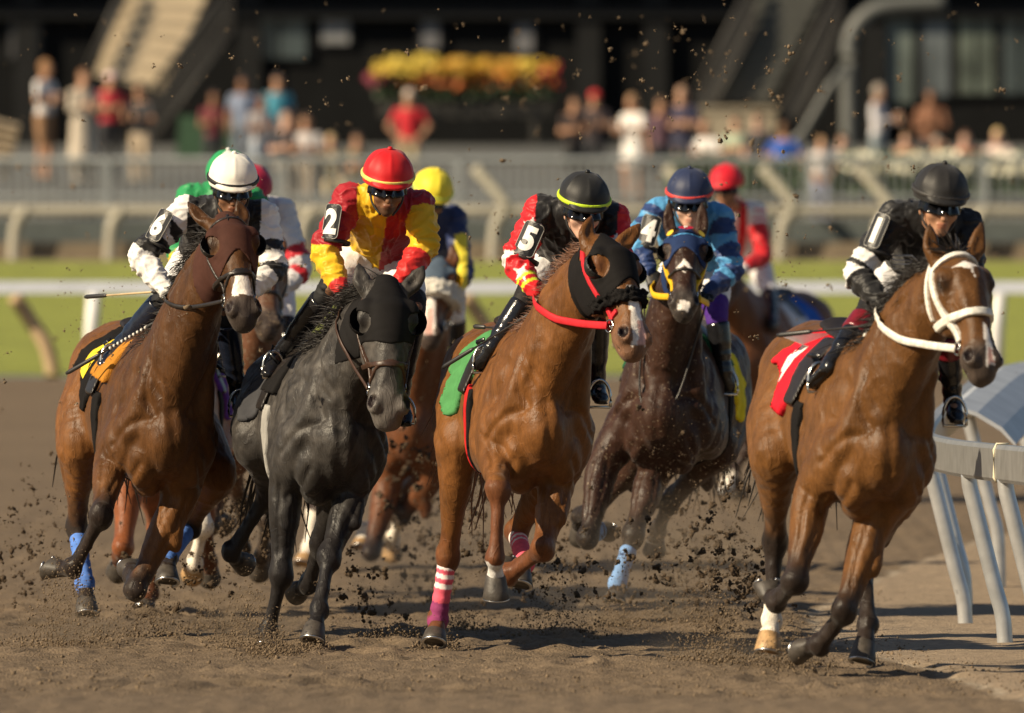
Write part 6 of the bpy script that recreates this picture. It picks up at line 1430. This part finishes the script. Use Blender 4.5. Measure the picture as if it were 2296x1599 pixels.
# fine spray hanging round the feet
C, S = [], []
for x, y, d, sx, sy, n in [(150, 1400, 54.6, 90, 55, 1500), (60, 1250, 58, 70, 80, 700), (350, 1360, 56.4, 90, 50, 1100), (560, 1390, 55.4, 80, 60, 1100), (530, 1170, 60, 50, 80, 900), (960, 1180, 62, 70, 110, 1300), (830, 1350, 57, 90, 50, 900), (1060, 1330, 57, 60, 70, 900),
        (1270, 1330, 57.5, 80, 60, 1200), (1500, 1260, 59, 110, 80, 2200), (1600, 1460, 52.4, 85, 60, 1600), (1680, 1230, 57, 60, 110, 1300), (1780, 1520, 51.2, 80, 30, 800), (1480, 1060, 58.6, 100, 90, 700), (1760, 600, 60, 70, 120, 350), (240, 720, 57, 70, 80, 300), (690, 640, 61, 60, 120, 350)]:
    c = np.column_stack([r.normal(x, sx, n), r.normal(y, sy, n), r.normal(d, .35, n)])
    W_3 = np.column_stack([(c[:, 0]-CX)*c[:, 2]/FPX, c[:, 2], HC-(c[:, 1]-CY)*c[:, 2]/FPX]); gz_ = ground_z(W_3[:, 1]); W_3[:, 2] = np.where(W_3[:, 2] < gz_, gz_+np.abs(r.normal(0, .05, n)), W_3[:, 2])
    C.append(W_3); S.append(.0011*(3.4)**(r.random(n)**2))
o = clods('dirt_spray', np.concatenate(C), np.concatenate(S), 66, True); tag(o, 'fine spray of dirt hanging round the galloping legs', 'dirt')
# crumbs lying on the course
n = 14000; X = np.column_stack([r.uniform(-3.3, 3.3, n), 47.5+18*r.random(n)**1.5, np.zeros(n)]); X[:, 2] = dirt_z(X)+.002; keep = X[:, 0] < rail_x(X[:, 1])-.3; X = X[keep]
o = clods('scattered_clods', X, .0022*(6.0)**(r.random(len(X))**3.2), 8, True); tag(o, 'small clods lying on the harrowed dirt track', 'dirt')

# ------------------------------------------------------------------ dust raised by the hooves
dm = bpy.data.materials.new('dust'); dm.use_nodes = True; dn, dl = dm.node_tree.nodes, dm.node_tree.links; dn.clear()
do = dn.new('ShaderNodeOutputMaterial'); dv = dn.new('ShaderNodeVolumePrincipled'); dl.new(dv.outputs[0], do.inputs['Volume'])
dv.inputs['Color'].default_value = (.62, .50, .37, 1); dv.inputs['Anisotropy'].default_value = .3
tc = dn.new('ShaderNodeTexCoord'); ln = dn.new('ShaderNodeVectorMath'); ln.operation = 'LENGTH'; dl.new(tc.outputs['Object'], ln.inputs[0])
fo = dn.new('ShaderNodeMapRange'); fo.interpolation_type = 'SMOOTHSTEP'; fo.inputs[1].default_value = 1.0; fo.inputs[2].default_value = .1; fo.inputs[3].default_value = 0; fo.inputs[4].default_value = 1; dl.new(ln.outputs['Value'], fo.inputs[0])
nz_ = dn.new('ShaderNodeTexNoise'); nz_.inputs['Scale'].default_value = 2.6; nz_.inputs['Detail'].default_value = 4; dl.new(tc.outputs['Object'], nz_.inputs['Vector'])
nr = dn.new('ShaderNodeMapRange'); nr.inputs[1].default_value = .42; nr.inputs[2].default_value = .75; nr.inputs[4].default_value = DUST; dl.new(nz_.outputs['Fac'], nr.inputs[0])
mu = dn.new('ShaderNodeMath'); mu.operation = 'MULTIPLY'; dl.new(fo.outputs[0], mu.inputs[0]); dl.new(nr.outputs[0], mu.inputs[1]); dl.new(mu.outputs[0], dv.inputs['Density'])
bm = bmesh.new(); bmesh.ops.create_icosphere(bm, subdivisions=2, radius=1); dme = bpy.data.meshes.new('dust'); bm.to_mesh(dme); bm.free(); dme.materials.append(dm)
for x, y, d, rx, ry, rz, lab in [(150, 1420, 54.6, .42, .5, .22, 'low puff of dust under the bandaged bay at far left'), (560, 1410, 55.6, .40, .5, .22, 'low puff of dust left of the grey horse\'s planted foot'), (950, 1260, 61, .50, .8, .42, 'drift of dust between the grey and the chestnut'),
        (1280, 1340, 57.5, .45, .6, .25, 'low dust behind the chestnut\'s hooves'), (1540, 1260, 58.5, .70, .8, .50, 'large drift of dust right of the dark bay\'s legs'), (1610, 1480, 52.2, .42, .5, .22, 'low puff of dust left of the white-socked hoof')]:
    o = bpy.data.objects.new('dust', dme); COL.objects.link(o); o.location = P(x, y, d); o.scale = (rx, ry, rz); o.rotation_euler = (0, 0, x); tag(o, lab, 'dust', None, 'stuff')

# ------------------------------------------------------------------ put each thing's origin at its base
bpy.context.view_layer.update()
for o in [o for o in COL.objects if o.type == 'EMPTY' and o.parent is None]:
    lo, hi = np.full(3, 1e9), np.full(3, -1e9)
    for c in o.children:
        if c.type == 'MESH':
            n_ = len(c.data.vertices); co = np.empty(n_*3, np.float32); c.data.vertices.foreach_get('co', co); co = co.reshape(-1, 3)+np.array(c.location); lo, hi = np.minimum(lo, co.min(0)), np.maximum(hi, co.max(0))
    L = Vector(((lo[0]+hi[0])/2, (lo[1]+hi[1])/2, lo[2])); o.location = L
    for c in o.children: c.matrix_parent_inverse = Matrix.Translation(-L)
